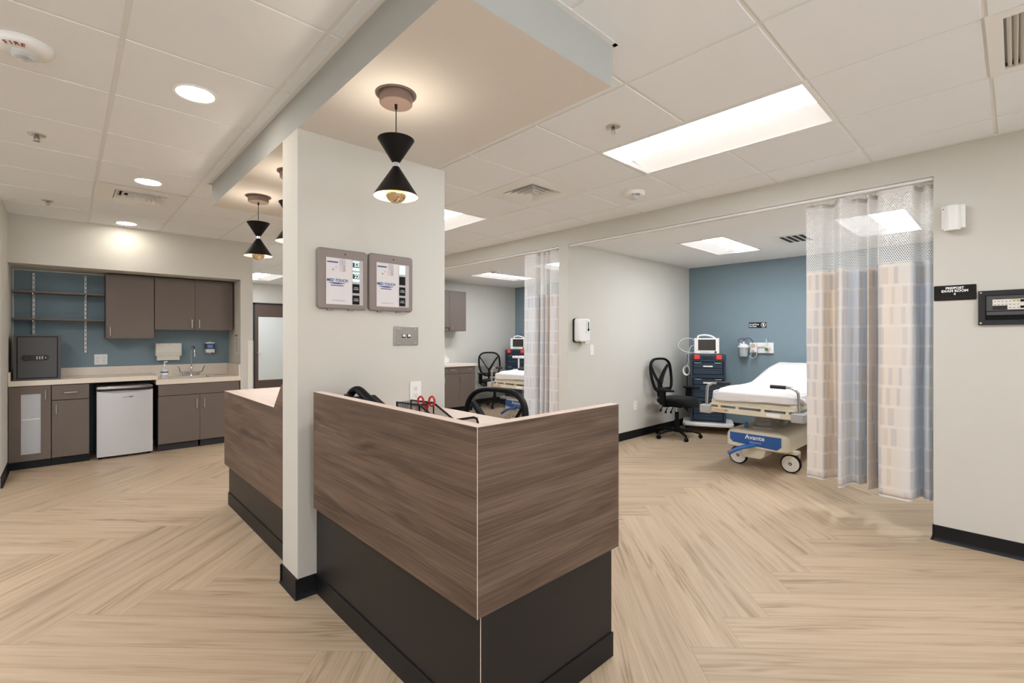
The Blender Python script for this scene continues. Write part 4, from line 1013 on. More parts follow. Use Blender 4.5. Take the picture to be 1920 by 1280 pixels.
# ------------------------------------------------------------------ office chair (faces -y, origin under its column)
def make_chair(label, cat='office chair', group=None):
    t = thing('office_chair', label, cat, (0, 0, 0), group)
    # seat cushion
    mb = MB(); rings = []
    def sup(w, d, z, e=3.2, n=32, oy=0.0):
        o = []
        for k in range(n):
            a = 2 * PI * k / n; c, s_ = math.cos(a), math.sin(a)
            o.append((w * math.copysign(abs(c) ** (2 / e), c), oy + d * math.copysign(abs(s_) ** (2 / e), s_), z))
        return o
    for w, d, z in ((0.19, 0.18, 0.455), (0.235, 0.225, 0.462), (0.25, 0.242, 0.485), (0.25, 0.242, 0.515), (0.238, 0.23, 0.535), (0.19, 0.18, 0.547), (0.08, 0.08, 0.548)):
        r = sup(w, d, z, oy=-0.02)
        r = [(x, y, zz - max(0, (-y - 0.12)) ** 2 * 2.2) for x, y, zz in r]
        rings.append(r)
    mb.loft(rings); mb.build('seat', M['seat'], t, smooth=70)
    # back: outline ring, leaning slightly back
    def bk(x, z):  # a point on the curved back surface
        lean = 0.215 + 0.10 * (z - 0.60) ** 1.0 + 0.03 * math.sin((z - 0.60) * 5)
        return (x, lean - 0.32 * x * x * 1.2, z)
    out = [(0.0, 1.055), (0.10, 1.050), (0.17, 1.025), (0.215, 0.97), (0.228, 0.88), (0.222, 0.78), (0.195, 0.68), (0.15, 0.625), (0.08, 0.60), (0.0, 0.598)]
    half = [Vector((a, b)) for a, b in crom(out, 5)]
    loop = half + [Vector((-p.x, p.y)) for p in half[-2:0:-1]]
    MB().tube([bk(p.x, p.y) for p in loop], 0.023, 10, closed=True, ry=0.016).build('back_frame', M['black'], t, smooth=60)
    # mesh filling
    mb = MB(); n = len(half); N = 14; rows = []
    for p in half: rows.append([bk(p.x * (2 * q / N - 1) * 0.985, p.y) for q in range(N + 1)])
    ids = [[mb.P(c) for c in r] for r in rows]
    for a, b, p, q_ in zip(ids, ids[1:], half, half[1:]):
        for q in range(N):
            u0, u1 = (2 * q / N - 1), (2 * (q + 1) / N - 1)
            mb.F((a[q], a[q + 1], b[q + 1], b[q]), [(p.x * u0, p.y), (p.x * u1, p.y), (q_.x * u1, q_.y), (q_.x * u0, q_.y)])
    mb.build('back_mesh', MATS['black_chair_mesh'], t, smooth=80)
    # Y-shaped yoke behind the mesh
    mb = MB()
    def yk(x, z, d=0.022): p = bk(x, z); return (p[0], p[1] + d, p[2])
    for s_ in (-1, 1): mb.tube(crom([yk(0.0, 0.70, 0.03), yk(s_ * 0.06, 0.78, 0.03), yk(s_ * 0.135, 0.885), yk(s_ * 0.195, 0.965, 0.010)], 5), [0.040, 0.040, 0.039, 0.038, 0.036, 0.034, 0.033, 0.031, 0.030, 0.029, 0.028, 0.027, 0.026, 0.025, 0.024, 0.024], 10, ry=0.010)
    mb.tube([yk(0, 0.74, 0.03), yk(0, 0.66, 0.034), (0, 0.285, 0.58), (0, 0.27, 0.49), (0, 0.20, 0.445)], [0.036, 0.040, 0.036, 0.034, 0.03], 10, ry=0.016)
    mb.build('back_yoke', M['black'], t, smooth=60)
    # lumbar pad
    mb = MB(); mb.tube([bk(-0.15, 0.645), bk(-0.06, 0.64), bk(0.06, 0.64), bk(0.15, 0.645)], 0.036, 10, ry=0.014); mb.build('lumbar_pad', M['black'], t, smooth=60)
    # arms
    for s_ in (-1, 1):
        a = MB().rrect(s_ * 0.30 - 0.028, s_ * 0.30 + 0.028, 0.46, 0.645, 0.010, -0.02, 0.045, 'y').tube([(s_ * 0.30, 0.012, 0.475), (s_ * 0.28, 0.012, 0.440), (s_ * 0.13, 0.012, 0.432)], 0.018, 8, ry=0.012).build('armrest', M['black'], t, bevel=0.004)
        mb = MB(); rr = []
        for y, w, h_ in ((-0.155, 0.016, 0.010), (-0.14, 0.034, 0.015), (-0.06, 0.044, 0.018), (0.03, 0.046, 0.018), (0.085, 0.036, 0.014), (0.10, 0.016, 0.009)):
            rr.append([(s_ * 0.30 + w * math.cos(2 * PI * k / 14), y, 0.655 + h_ * math.sin(2 * PI * k / 14)) for k in range(14)])
        mb.loft(rr); mb.build('arm_pad', M['black'], a, smooth=70)
    # mechanism and levers
    MB().box(-0.09, 0.09, -0.12, 0.17, 0.415, 0.458).box(-0.13, 0.13, -0.02, 0.06, 0.425, 0.452).build('tilt_mechanism', M['black'], t, bevel=0.01)
    for s_, y, dz in ((-1, 0.12, -0.07), (-1, 0.04, -0.085), (-1, -0.04, -0.075), (1, 0.02, -0.06)):
        p = [(s_ * 0.09, y, 0.43), (s_ * 0.15, y - 0.005, 0.425), (s_ * 0.20, y - 0.01, 0.43 + dz * 0.7), (s_ * 0.215, y - 0.012, 0.43 + dz)]
        MB().tube(crom(p, 4), [0.006] * 7 + [0.007, 0.008, 0.011, 0.015, 0.017, 0.015], 8).build('lever', M['black'], t)
    MB().cyl((0, 0, 0.235), 0.026, 0.11, n=20).cyl((0, 0, 0.105), 0.034, 0.13, n=20).build('column_sleeve', M['black'], t)
    MB().cyl((0, 0, 0.34), 0.014, 0.08, n=16).build('gas_lift', M['chrome'], t)
    # five-star base
    MB().cyl((0, 0, 0.075), 0.045, 0.05, n=20).build('base_hub', M['black'], t, bevel=0.006)
    for k in range(5):
        a = 2 * PI * k / 5 + 0.35; ca, sa = math.cos(a), math.sin(a)
        g = MB().tube([(0.03 * ca, 0.03 * sa, 0.100), (0.12 * ca, 0.12 * sa, 0.098), (0.22 * ca, 0.22 * sa, 0.085), (0.295 * ca, 0.295 * sa, 0.068)], [0.027, 0.025, 0.021, 0.016], 10, ry=0.015).build('base_leg', M['black'], t, smooth=60)
        cxx, cyy = 0.30 * ca, 0.30 * sa; tx, ty = -sa, ca
        mb = MB()
        for s_ in (-1, 1):
            T = Matrix(((ca, 0, tx, cxx + tx * s_ * 0.013), (sa, 0, ty, cyy + ty * s_ * 0.013), (0, 1, 0, 0.027), (0, 0, 0, 1)))
            mb.T = T; mb.cyl((0, 0, -0.009), 0.026, 0.018, n=20)
        mb.T = None; mb.cyl((cxx, cyy, 0.03), 0.008, 0.036, n=10)
        mb.build('caster', M['black'], g, bevel=0.003)
    return t
chair = make_chair('black mesh back office chair beside the drawer cart in the near bay', group='mesh office chairs')
chair.location = (6.03, 3.15, 0); chair.rotation_euler = (0, 0, math.radians(-6))
dup(chair, (6.10, 6.98, 0), 'black mesh back office chair beside the low cabinet in the far bay', math.radians(-16))
dc = dup(chair, (1.63, 2.11, 0), 'black mesh back office chair pulled up behind the nurse desk', math.radians(-80)); dc.scale = (1.0, 1.0, 0.975)

# ------------------------------------------------------------------ near exam bay: equipment
def wheel(mb, c, r, w, axis='y', n=24):
    mb.cyl((c[0], c[1] - w / 2, c[2]) if axis == 'y' else (c[0] - w / 2, c[1], c[2]), r, w, axis, n); return mb
def make_cart(label):
    """drawer cart facing -x: front at x=0, origin on the floor at the middle of its front"""
    t = thing('drawer_cart', label, 'medical cart', (0, 0, 0), 'blue drawer carts in the exam bays')
    # white wheeled base: rounded cross-shaped bumper
    mb = MB(); poly = []
    mb.rrect(-0.10, 0.42, -0.335, 0.335, 0.07, 0.105, 0.150, 'z'); mb.build('wheel_base', M['white'], t, bevel=0.012, seg=3)
    for sx in (-0.05, 0.36):
        for sy in (-0.28, 0.28):
            mb = MB(); wheel(mb, (sx, sy - 0.014, 0.046), 0.046, 0.018); wheel(mb, (sx, sy + 0.014, 0.046), 0.046, 0.018); mb.cyl((sx, sy, 0.06), 0.012, 0.05, n=10)
            mb.build('caster', M['dgrey'], t, bevel=0.004)
    # carrying case units stacked on the base
    def unit(z0, z1, drawers, lab):
        W2, D = 0.232, 0.36
        u = MB()
        for a, b, c, d in ((-W2, -W2 + 0.030, z0, z1), (W2 - 0.030, W2, z0, z1), (-W2 + 0.030, W2 - 0.030, z0, z0 + 0.016), (-W2 + 0.030, W2 - 0.030, z1 - 0.022, z1)): u.box(0, 0.05, a, b, c, d)
        u.box(0.05, D, -W2, W2, z0, z1 - 0.002)
        u = u.build('case_unit', M['navy'], t, bevel=0.003)
        MB().box(0.045, 0.052, -W2 + 0.03, W2 - 0.03, z0 + 0.016, z1 - 0.022).build('recess', M['navy_d'], u)
        zz0, zz1 = z0 + 0.020, z1 - 0.028; hgt = (zz1 - zz0) / drawers
        for k in range(drawers):
            a, b = zz0 + k * hgt + 0.004, zz0 + (k + 1) * hgt - 0.004
            MB().box(0.014, 0.046, -W2 + 0.040, W2 - 0.040, a, b).box(0.008, 0.016, -W2 + 0.05, W2 - 0.05, b - 0.012, b - 0.003).build('drawer', M['navy'], u, bevel=0.003)
        if lab:
            MB().box(0.006, 0.014, -0.062, 0.062, zz1 - hgt * 0.78, zz1 - hgt * 0.78 + 0.018).build('label_strip', M['print_w'], u)
        for s in (-1, 1):
            MB().tube([(0.012, s * 0.185, zz1 - 0.004), (-0.002, s * 0.17, zz1 - 0.012), (-0.002, s * 0.10, zz1 - 0.014), (0.012, s * 0.085, zz1 - 0.006)], 0.0045, 8).build('bail_handle', M['nickel'], u)
    unit(0.152, 0.470, 3, False); unit(0.474, 0.800, 3, True); unit(0.804, 1.032, 2, True)
    # lidded case on top with two red latches
    u = MB().box(0.0, 0.36, -0.236, 0.236, 1.034, 1.108).build('top_case', M['navy'], t, bevel=0.008)
    for s in (-1, 1): MB().box(-0.012, 0.012, s * 0.145 - 0.036, s * 0.145 + 0.036, 1.040, 1.106).build('latch', M['red'], u, bevel=0.005)
    MB().box(-0.008, 0.006, -0.075, 0.075, 1.055, 1.092).build('case_grip', M['navy_d'], u, bevel=0.005)
    for z in (0.20, 0.36, 0.53, 0.66, 0.86, 0.97):
        MB().box(0.08, 0.13, 0.2315, 0.239, z, z + 0.05).build('side_clip', M['red'] if z in (0.36, 0.97) else M['orange'], t, bevel=0.002)
    return t
cart = make_cart('dark blue drawer cart with red latches in the near bay corner')
CROT = math.radians(25); cart.location = (6.61, 2.985, 0); cart.rotation_euler = (0, 0, CROT)
def make_monitor(label):
    t = thing('patient_monitor', label, 'patient monitor', (0, 0, 0), 'patient monitors on carts')
    b = MB().box(0.0, 0.17, -0.165, 0.165, 0.012, 0.232).box(0.02, 0.15, -0.14, 0.14, 0.0, 0.012).build('housing', M['white'], t, bevel=0.012, seg=3)
    MB().box(-0.004, 0.004, -0.120, 0.112, 0.058, 0.212).build('screen', M['screen'], t, bevel=0.002)
    mb = MB()
    for k in range(6): mb.box(-0.003, 0.003, -0.035 + k * 0.022, -0.020 + k * 0.022, 0.030, 0.040)
    mb.build('button_print', M['grey'], t)
    MB().cyl((-0.016, -0.118, 0.036), 0.013, 0.018, 'x', 20).build('knob', M['dgrey'], t, bevel=0.002)
    MB().tube(crom([(0.08, 0.115, 0.225), (0.075, 0.11, 0.262), (0.07, 0.03, 0.278), (0.07, -0.06, 0.262), (0.08, -0.115, 0.228)], 5), 0.012, 10, ry=0.008).build('carry_handle', M['white'], t)
    return t
mon = make_monitor('white patient monitor with dark screen on the cart in the near bay')
mon.location = (6.645, 3.02, 1.110); mon.rotation_euler = (0, 0, CROT)
# white cables beside the monitor
def loop(name, pts, r, label, cat, n=6):
    return tag(MB().tube(crom(pts, n), r, 8).build(name, M['cable']), label, cat)
loop('monitor_cable', [(6.62, 3.195, 1.31), (6.60, 3.22, 1.335), (6.53, 3.29, 1.34), (6.48, 3.345, 1.29), (6.47, 3.355, 1.22), (6.52, 3.30, 1.155), (6.58, 3.235, 1.135), (6.64, 3.20, 1.13)], 0.0045, 'white cable looping out left of the near bay monitor', 'cable')
t = thing('sensor_cord', 'white cord hanging in a coil left of the near bay drawer cart', 'cable', (6.66, 3.27, 0.88))
MB().tube(crom([(6.62, 3.20, 1.235), (6.585, 3.225, 1.22), (6.565, 3.245, 1.13), (6.555, 3.255, 1.00), (6.545, 3.265, 0.93)], 6), 0.004, 8).build('hanging_lead', M['cable'], t)
mb = MB()
for k in range(4): mb.tube([(6.54 + 0.006 * k, 3.27 + (0.052 - 0.003 * k) * math.cos(a), 0.872 + (0.068 - 0.004 * k) * math.sin(a)) for a in [2 * PI * q / 28 for q in range(28)]], 0.0048, 8, closed=True)
mb.build('coiled_lead', M['cable'], t)
tag(MB().tube(crom([(6.70, 3.33, 1.10), (6.68, 3.33, 0.9), (6.69, 3.33, 0.6), (6.70, 3.33, 0.35), (6.78, 3.38, 0.25), (6.95, 3.47, 0.3), (7.13, 3.49, 0.42)], 6), 0.006, 8).build('power_cord', M['black']), 'black power cord hanging down the left side of the near drawer cart', 'cable')

# ---- stretcher (foot at x=0, head toward +x)
def make_bed(label):
    t = thing('hospital_stretcher', label, 'hospital bed', (0, 0, 0), 'hospital stretchers in the bays')
    # mattress under a fitted white sheet; raised back section
    def topz(x):
        z = 0.800 + 0.018 * min(1, x / 0.15)
        if x > 0.98:
            q = (x - 0.98) / 1.07; z += 0.205 * (q * q * (3 - 2 * q)) ** 0.8
        return z
    mb = MB(); NX = 64; rings = []; hw = 0.385
    for i in range(NX + 1):
        x = 0.03 + 2.05 * i / NX; e = min(i, NX - i) / 3.0; rd = 0.045
        sh = 1 if e >= 1 else (0.93 + 0.07 * e)
        zt = topz(x) - (0 if e >= 1 else (1 - e) ** 2 * 0.03); zb = zt - 0.115 if x > 0.98 else 0.705
        if x > 0.98: zb = 0.705 + (topz(x) - 0.818) * 0.92
        ring = []
        for k in range(36):
            if k <= 20: y = hw * (1 - k / 10.0); edge = max(0, abs(y) - (hw - rd)) / rd; z = zt - rd * (1 - math.sqrt(max(0, 1 - edge * edge)))
            else: y = -hw + 2 * hw * (k - 20.5) / 15.0; z = zb
            wv = noise.noise(Vector((x * 3.0, y * 2.2, 1.3))) * 0.010 + noise.noise(Vector((x * 9.0 + y * 6, y * 3.0, 5.1))) * 0.004
            ring.append((x, y * sh, z + (wv if k <= 20 else 0)))
        rings.append(ring)
    mt = mb.loft(rings).build('mattress', M['sheet'], t, smooth=80)
    # sheet skirt: hangs over foot and long sides with an uneven hem
    per = []
    hw2 = hw + 0.006
    for k in range(30): per.append((2.0 - 1.93 * k / 29.0, hw2, 0, 1))
    for k in range(1, 24): per.append((0.022 - 0.004 * math.sin(PI * k / 24), hw2 - 2 * hw2 * k / 24.0, -1, 0))
    for k in range(30): per.append((0.07 + 1.93 * k / 29.0, -hw2, 0, -1))
    mb = MB(); rows = []
    for x, y, nx, ny in per:
        zt = topz(max(x, 0.1)) - 0.030
        drop = 0.082 + 0.022 * noise.noise(Vector((x * 4, y * 4, 0.7)))
        base = 0.0 if x <= 0.98 else (topz(x) - 0.818) * 0.9
        row = []
        for q in range(6):
            f = q / 5.0; out_ = 0.006 + 0.010 * f + 0.010 * f * noise.noise(Vector((x * 7, y * 7, f * 2)))
            row.append((x + nx * out_, y + ny * out_, zt - drop * f))
        rows.append(row)
    ids = [[mb.P(c) for c in r] for r in rows]
    for a, b in zip(ids, ids[1:]):
        for q in range(5): mb.F((a[q], a[q + 1], b[q + 1], b[q]))
    sk = mb.build('sheet_overhang', M['sheet'], mt, smooth=80)
    sd = sk.modifiers.new('thick', 'SOLIDIFY'); sd.thickness = 0.004
    # gathered knot of sheet at the near foot corner
    mb = MB()
    for k in range(3):
        mb.tube(crom([(0.05 + k * 0.02, -hw - 0.005, 0.775 - 0.01 * k), (0.12 + 0.03 * k, -hw - 0.035, 0.752 - 0.012 * k), (0.20 + 0.02 * k, -hw - 0.030, 0.722 - 0.008 * k), (0.27, -hw - 0.012, 0.742)], 4), [0.012] * 3 + [0.02] * 7 + [0.014] * 3, 8)
    mb.build('sheet_gather', M['sheet'], mt, smooth=80)
    # mattress trays
    mb = MB()
    mb.prism([(0.03, 0.642), (0.03, 0.695), (0.05, 0.704), (0.22, 0.704), (0.26, 0.682), (0.84, 0.682), (0.88, 0.704), (0.98, 0.704), (1.0, 0.650), (0.96, 0.642)], -0.40, 0.40, 'y')
    mb.build('foot_tray', M['beige'], t, bevel=0.008)
    mb = MB().prism([(1.0, 0.640), (1.02, 0.72), (2.07, 0.925), (2.09, 0.845)], -0.40, 0.40, 'y'); mb.build('back_tray', M['beige'], t, bevel=0.008)
    # lower deck frame with windows between rails
    for s in (-1, 1):
        MB().box(0.0, 1.95, s * 0.40 - 0.022, s * 0.40 + 0.022, 0.575, 0.620).build('deck_rail', M['beige'], t, bevel=0.005)
        MB().tube([(0.1, s * 0.415, 0.645), (1.5, s * 0.415, 0.645)], 0.009, 8).build('drainage_rail', M['chrome'], t)
    foot = MB().box(-0.020, 0.02, -0.41, 0.41, 0.572, 0.622)
    for y in (-0.34, -0.12, 0.12, 0.30): foot.box(-0.012, 0.02, y - 0.016, y + 0.016, 0.62, 0.655)
    foot.box(-0.012, 0.02, -0.40, 0.40, 0.645, 0.660)
    foot = foot.build('foot_rail', M['beige'], t, bevel=0.004)
    MB().box(-0.0225, -0.0195, 0.20, 0.35, 0.586, 0.611).build('warning_label', M['orange'], foot)
    MB().box(-0.0230, -0.0200, 0.215, 0.240, 0.589, 0.608).build('label_mark', M['print_lb'], foot)
    MB().box(-0.0225, -0.0195, -0.28, -0.16, 0.584, 0.613).build('spec_label', M['print_w'], foot)
    MB().box(0.05, 1.9, -0.37, 0.37, 0.632, 0.640).build('deck_pan', M['grey'], t)
    # corner bumpers with push handles
    for s in (-1, 1):
        b = MB().rrect(-0.055, 0.055, s * 0.435 - 0.058, s * 0.435 + 0.058, 0.02, 0.555, 0.640, 'z').build('corner_bumper', M['grey'], t, bevel=0.01, seg=3)
        pts = [(0.0, s * 0.435, 0.62), (0.0, s * 0.43, 0.80), (0.0, s * 0.42, 0.838), (0.0, s * 0.39, 0.862), (0.0, s * 0.35, 0.872), (0.0, s * 0.20, 0.874)]
        MB().tube(crom(pts, 4), 0.0135, 12).build('push_handle', M['chrome'], b)
        MB().tube([(0.0, s * 0.325, 0.8735), (0.0, s * 0.19, 0.8745)], 0.018, 12).build('hand_grip', M['dgrey'], b)
    # bellows columns, head end brace
    for x in (0.36, 1.60):
        pr = [(0.0, 0.385), (0.10, 0.385), (0.095, 0.42)]
        for k in range(6): pr += [(0.062, 0.425 + k * 0.032), (0.082, 0.440 + k * 0.032)]
        pr += [(0.06, 0.62), (0, 0.62)]
        MB().lathe(pr, (x, 0, 0), 28).build('lift_bellows', M['grey'], t, smooth=20)
    MB().tube([(0.55, -0.12, 0.43), (1.05, -0.12, 0.60)], 0.032, 14).build('gas_strut', M['grey'], t)
    # moulded base cover
    mb = MB(); rr = []
    for z, gx, gy in ((0.205, 0.05, 0.03), (0.225, 0.0, 0.0), (0.33, 0.0, 0.0), (0.37, 0.02, 0.02), (0.395, 0.06, 0.06), (0.400, 0.12, 0.12)):
        o = []
        x0_, x1_, yy = 0.13 + gx, 1.85 - gx, 0.305 - gy; r = 0.10 - min(gx, 0.06)
        for ax, ay, st in ((x1_ - r, yy - r, 0), (x0_ + r, yy - r, 90), (x0_ + r, -yy + r, 180), (x1_ - r, -yy + r, 270)):
            for q in range(7): o.append((ax + r * math.cos(math.radians(st + 15 * q)), ay + r * math.sin(math.radians(st + 15 * q)), z))
        rr.append(o)
    base = mb.loft(rr).build('base_cover', M['beige'], t, smooth=50)
    # valance between the wheels
    MB().prism([(-0.10, 0.225), (-0.075, 0.135), (-0.04, 0.115), (0.11, 0.115), (0.13, 0.135), (0.14, 0.225)], 0.15, 0.40, 'x').build('base_skirt', M['beige'], base, bevel=0.01)
    # blue name panel on the foot end, lettered
    mb = MB(); mb.prism([(-0.245, 0.272), (-0.205, 0.235), (0.215, 0.262), (0.245, 0.292), (0.245, 0.362), (-0.245, 0.362)], 0.1275, 0.131, 'x'); 
    pn = mb.build('name_panel', M['bblue'], base)
    T = frame((0.1270, 0.0, 0.318), '-x')
    mb = MB(); text_mb(mb, 'Avante', 0.066, T, 0.0, 0.012, 0.0003, bold=0.0006); text_mb(mb, 'Millennium S', 0.020, T, 0.005, -0.036, 0.0003, sx=1.0, spacing=1.05); mb.build('lettering', M['print_w'], pn)
    # brake and steer pedal
    mb = MB(); mb.tube(crom([(0.115, -0.005, 0.262), (0.06, 0.06, 0.245), (0.03, 0.13, 0.215), (0.02, 0.215, 0.160)], 4), 0.030, 10, ry=0.020); pd = mb.build('brake_pedal', M['pblue'], t, smooth=60)
    MB().tube([(0.018, 0.165, 0.204), (0.014, 0.195, 0.188)], 0.018, 8, ry=0.009).build('pedal_mark', M['red'], pd)
    MB().tube([(0.26, 0.13, 0.39), (0.26, 0.13, 0.44), (0.26, 0.14, 0.455)], 0.020, 10).build('release_lever', M['pblue'], t, smooth=60)
    # wheels
    for x in (0.305, 1.66):
        for s in (-1, 1):
            y = s * 0.252 - 0.028
            w = MB()
            w.cyl((x - 0.022, y, 0.0925), 0.092, 0.044, 'x', 36); w = w.build('wheel', M['rubber'], t, bevel=0.008)
            MB().lathe([(0.0, -0.030), (0.06, -0.029), (0.079, -0.024), (0.079, 0.024), (0.06, 0.029), (0.0, 0.030)], (x, y, 0.0925), 36, 'x').build('wheel_disc', M['offwhite'], w)
            MB().lathe([(0.0, -0.033), (0.012, -0.033), (0.017, -0.029), (0.017, 0.029), (0.012, 0.033), (0.0, 0.033)], (x, y, 0.0925), 20, 'x').build('hub', M['dgrey'], w)
            MB().lathe([(0.0, -0.035), (0.006, -0.035), (0.006, 0.035), (0.0, 0.035)], (x, y, 0.0925), 14, 'x').build('axle_cap', M['print_w'], w)
            mb = MB().prism([(y - 0.075, 0.22), (y + 0.075, 0.22), (y + 0.07, 0.15), (y + 0.03, 0.10), (y - 0.03, 0.10), (y - 0.07, 0.15)], x + 0.030, x + 0.045, 'x')
            mb.box(x - 0.045, x + 0.045, y - 0.065, y + 0.065, 0.188, 0.225)
            mb.build('wheel_fork', M['beige'], t, bevel=0.006)
    return t
bed = make_bed('hospital stretcher with white sheet and blue base panel in the near bay')
bed.location = (4.955, 1.815, 0)
MED = bed

# ---- blue wall: medical gas rail, suction canister, flowmeter, sign
t = thing('medical_gas_rail', 'white medical gas outlet rail on the blue wall above the near stretcher', 'gas outlet', (XB, 2.43, 1.13))
MB().box(XB - 0.030, XB - 0.001, 2.30, 2.62, 1.130, 1.280).build('rail_plate', M['white'], t, bevel=0.004)
MB().box(XB - 0.050, XB - 0.028, 2.36, 2.60, 1.215, 1.262).build('outlet_cover', M['white'], t, bevel=0.006)
MB().cyl((XB - 0.075, 2.365, 1.21), 0.024, 0.045, 'x', 18).build('oxygen_valve', M['offwhite'], t)
MB().cyl((XB - 0.075, 2.375, 1.215), 0.009, 0.115, 'z', 12).build('flowmeter_tube', M['clear'], t)
MB().cyl((XB - 0.080, 2.375, 1.170), 0.018, 0.035, 'z', 14).build('flowmeter_knob', M['gold'], t)
t = thing('suction_regulator', 'white suction regulator with dial gauge on the gas rail', 'suction regulator', (XB - 0.05, 2.53, 1.12))
MB().box(XB - 0.115, XB - 0.051, 2.495, 2.575, 1.140, 1.275).build('regulator_body', M['white'], t, bevel=0.012)
MB().cyl((XB - 0.124, 2.535, 1.237), 0.028, 0.010, 'x', 24).build('dial_rim', M['grey'], t)
MB().cyl((XB - 0.126, 2.535, 1.237), 0.021, 0.003, 'x', 24).build('dial_face', M['orange'], t)
MB().cyl((XB - 0.135, 2.535, 1.165), 0.015, 0.022, 'x', 16).build('knob', M['grey'], t)
t = thing('suction_canister', 'clear suction canister with white lid left on the gas rail', 'suction canister', (XB - 0.08, 2.68, 1.075))
MB().lathe([(0, 1.078), (0.052, 1.078), (0.056, 1.10), (0.064, 1.205), (0.061, 1.205), (0.052, 1.10), (0.0, 1.085)], (XB - 0.085, 2.675, 0), 28).build('jar', M['clear'], t)
MB().lathe([(0, 1.205), (0.075, 1.203), (0.078, 1.222), (0.070, 1.232), (0.035, 1.262), (0.0, 1.266)], (XB - 0.085, 2.675, 0), 28).build('lid', M['white'], t)
MB().cyl((XB - 0.085, 2.675, 1.26), 0.013, 0.035, n=12).cyl((XB - 0.085, 2.72, 1.245), 0.011, 0.03, n=12).build('port', M['white'], t)
MB().box(XB - 0.03, XB - 0.001, 2.62, 2.73, 1.19, 1.24).build('bracket', M['white'], t, bevel=0.004)
MB().tube(crom([(XB - 0.085, 2.675, 1.29), (XB - 0.10, 2.66, 1.325), (XB - 0.10, 2.60, 1.345), (XB - 0.09, 2.56, 1.31), (XB - 0.08, 2.55, 1.275)], 6), 0.0075, 8).tube(crom([(XB - 0.085, 2.72, 1.275), (XB - 0.11, 2.74, 1.30), (XB - 0.12, 2.70, 1.335), (XB - 0.12, 2.64, 1.33), (XB - 0.12, 2.61, 1.30)], 6), 0.0065, 8).build('tubing', M['purple'], t)
MB().tube(crom([(XB - 0.10, 2.56, 1.14), (XB - 0.10, 2.58, 1.08), (XB - 0.10, 2.54, 1.06), (XB - 0.10, 2.50, 1.09), (XB - 0.09, 2.50, 1.15)], 6), 0.005, 8).build('suction_tube', M['clear'], t)
t = thing('no_phone_sign', 'small black no cell phone sign with round icon on the blue wall', 'sign', (XB, 2.517, 1.49))
T = frame((XB, 2.517, 1.528), '-x')
mb = MB(); wbox(mb, T, -0.117, 0.117, -0.039, 0.039, 0.0005, 0.004); mb.build('sign_plate', M['signblk'], t)
mb = MB(); text_mb(mb, 'No Cell Phone', 0.026, T, -0.110, 0.010, 0.0042, 'LEFT', sx=0.82, bold=0.0008); text_mb(mb, 'Use, Please', 0.026, T, -0.110, -0.017, 0.0042, 'LEFT', sx=0.82, bold=0.0008); mb.build('lettering', M['print_w'], t)
mb = MB(); mb.T = T; mb.tube([(0.078 + 0.030 * math.cos(a), 0.030 * math.sin(a), 0.0045) for a in [2 * PI * q / 28 for q in range(28)]], 0.0028, 6, closed=True)
mb.T = None; wbox(mb, T, 0.069, 0.087, -0.018, 0.018, 0.004, 0.0052); mb.T = T; mb.tube([(0.058, 0.020, 0.0055), (0.098, -0.020, 0.0055)], 0.002, 6); mb.T = None
mb.build('icon_print', M['print_w'], t)

# ---- divider wall fittings
t = thing('sanitizer_dispenser', 'white hand sanitizer dispenser on the bay divider wall', 'sanitizer dispenser', (4.40, 3.535, 1.28))
MB().rrect(4.295, 4.495, 1.300, 1.570, 0.03, 3.432, 3.520, 'y').build('housing', M['white'], t, bevel=0.014, seg=3)
MB().rrect(4.290, 4.500, 1.292, 1.572, 0.03, 3.515, 3.534, 'y').build('back_plate', M['dgrey'], t)
MB().box(4.415, 4.48, 3.424, 3.436, 1.40, 1.55).build('cover_panel', M['white'], t, bevel=0.005)
MB().box(4.440, 4.452, 3.421, 3.426, 1.45, 1.53).cyl((4.446, 3.420, 1.44), 0.016, 0.006, 'y', 18).build('drop_print', M['black'], t)
MB().box(4.41, 4.485, 3.44, 3.51, 1.278, 1.305).build('nozzle', M['offwhite'], t, bevel=0.004)
outlet(frame((4.650, 3.535, 1.20), '-y'), 'white light switch right of the sanitizer dispenser', w=0.075, h=0.122, kind='switch', cat='light switch')
outlet(frame((5.61, 3.535, 0.43), '-y'), 'white duplex outlet low on the divider wall left of the chair', w=0.078, h=0.125)

# ---- right wall fittings
T = frame((XR, 0.278, 2.117), '-x')
t = thing('door_chime', 'white wall chime speaker high on the right wall beside the curtain', 'wall chime', (XR, 0.278, 2.035))
mb = MB(); wbox(mb, T, -0.055, 0.058, -0.072, 0.078, 0.0005, 0.052); mb.build('base_housing', M['white'], t, bevel=0.006)
mb = MB(); mb.T = T; pts = [(0.042 * math.sin(a), 0.030 + 0.042 * math.cos(a)) for a in [math.radians(q) for q in range(-80, 81, 10)]]
mb.loft([[(-0.004 + x, -0.082, z + 0.01) for x, z in pts], [(-0.004 + x, 0.076, z + 0.01) for x, z in pts]], True); mb.T = None
mb.build('curved_cover', M['white'], t, smooth=50)
mb = MB(); mb.T = T; mb.cyl((-0.046, 0.060, 0.052), 0.0035, 0.001, n=10); mb.T = None; mb.build('pinhole', M['dgrey'], t)
t = thing('room_sign', 'black room sign reading PRE/POST EXAM ROOM 4 on the right wall', 'sign', (XR, 0.272, 1.587))
T = frame((XR, 0.273, 1.636), '-x')
mb = MB(); mb.T = T; mb.rrect(-0.101, 0.101, -0.049, 0.049, 0.006, 0.0005, 0.005, 'z'); mb.T = None; mb.build('sign_plate', M['signblk'], t)
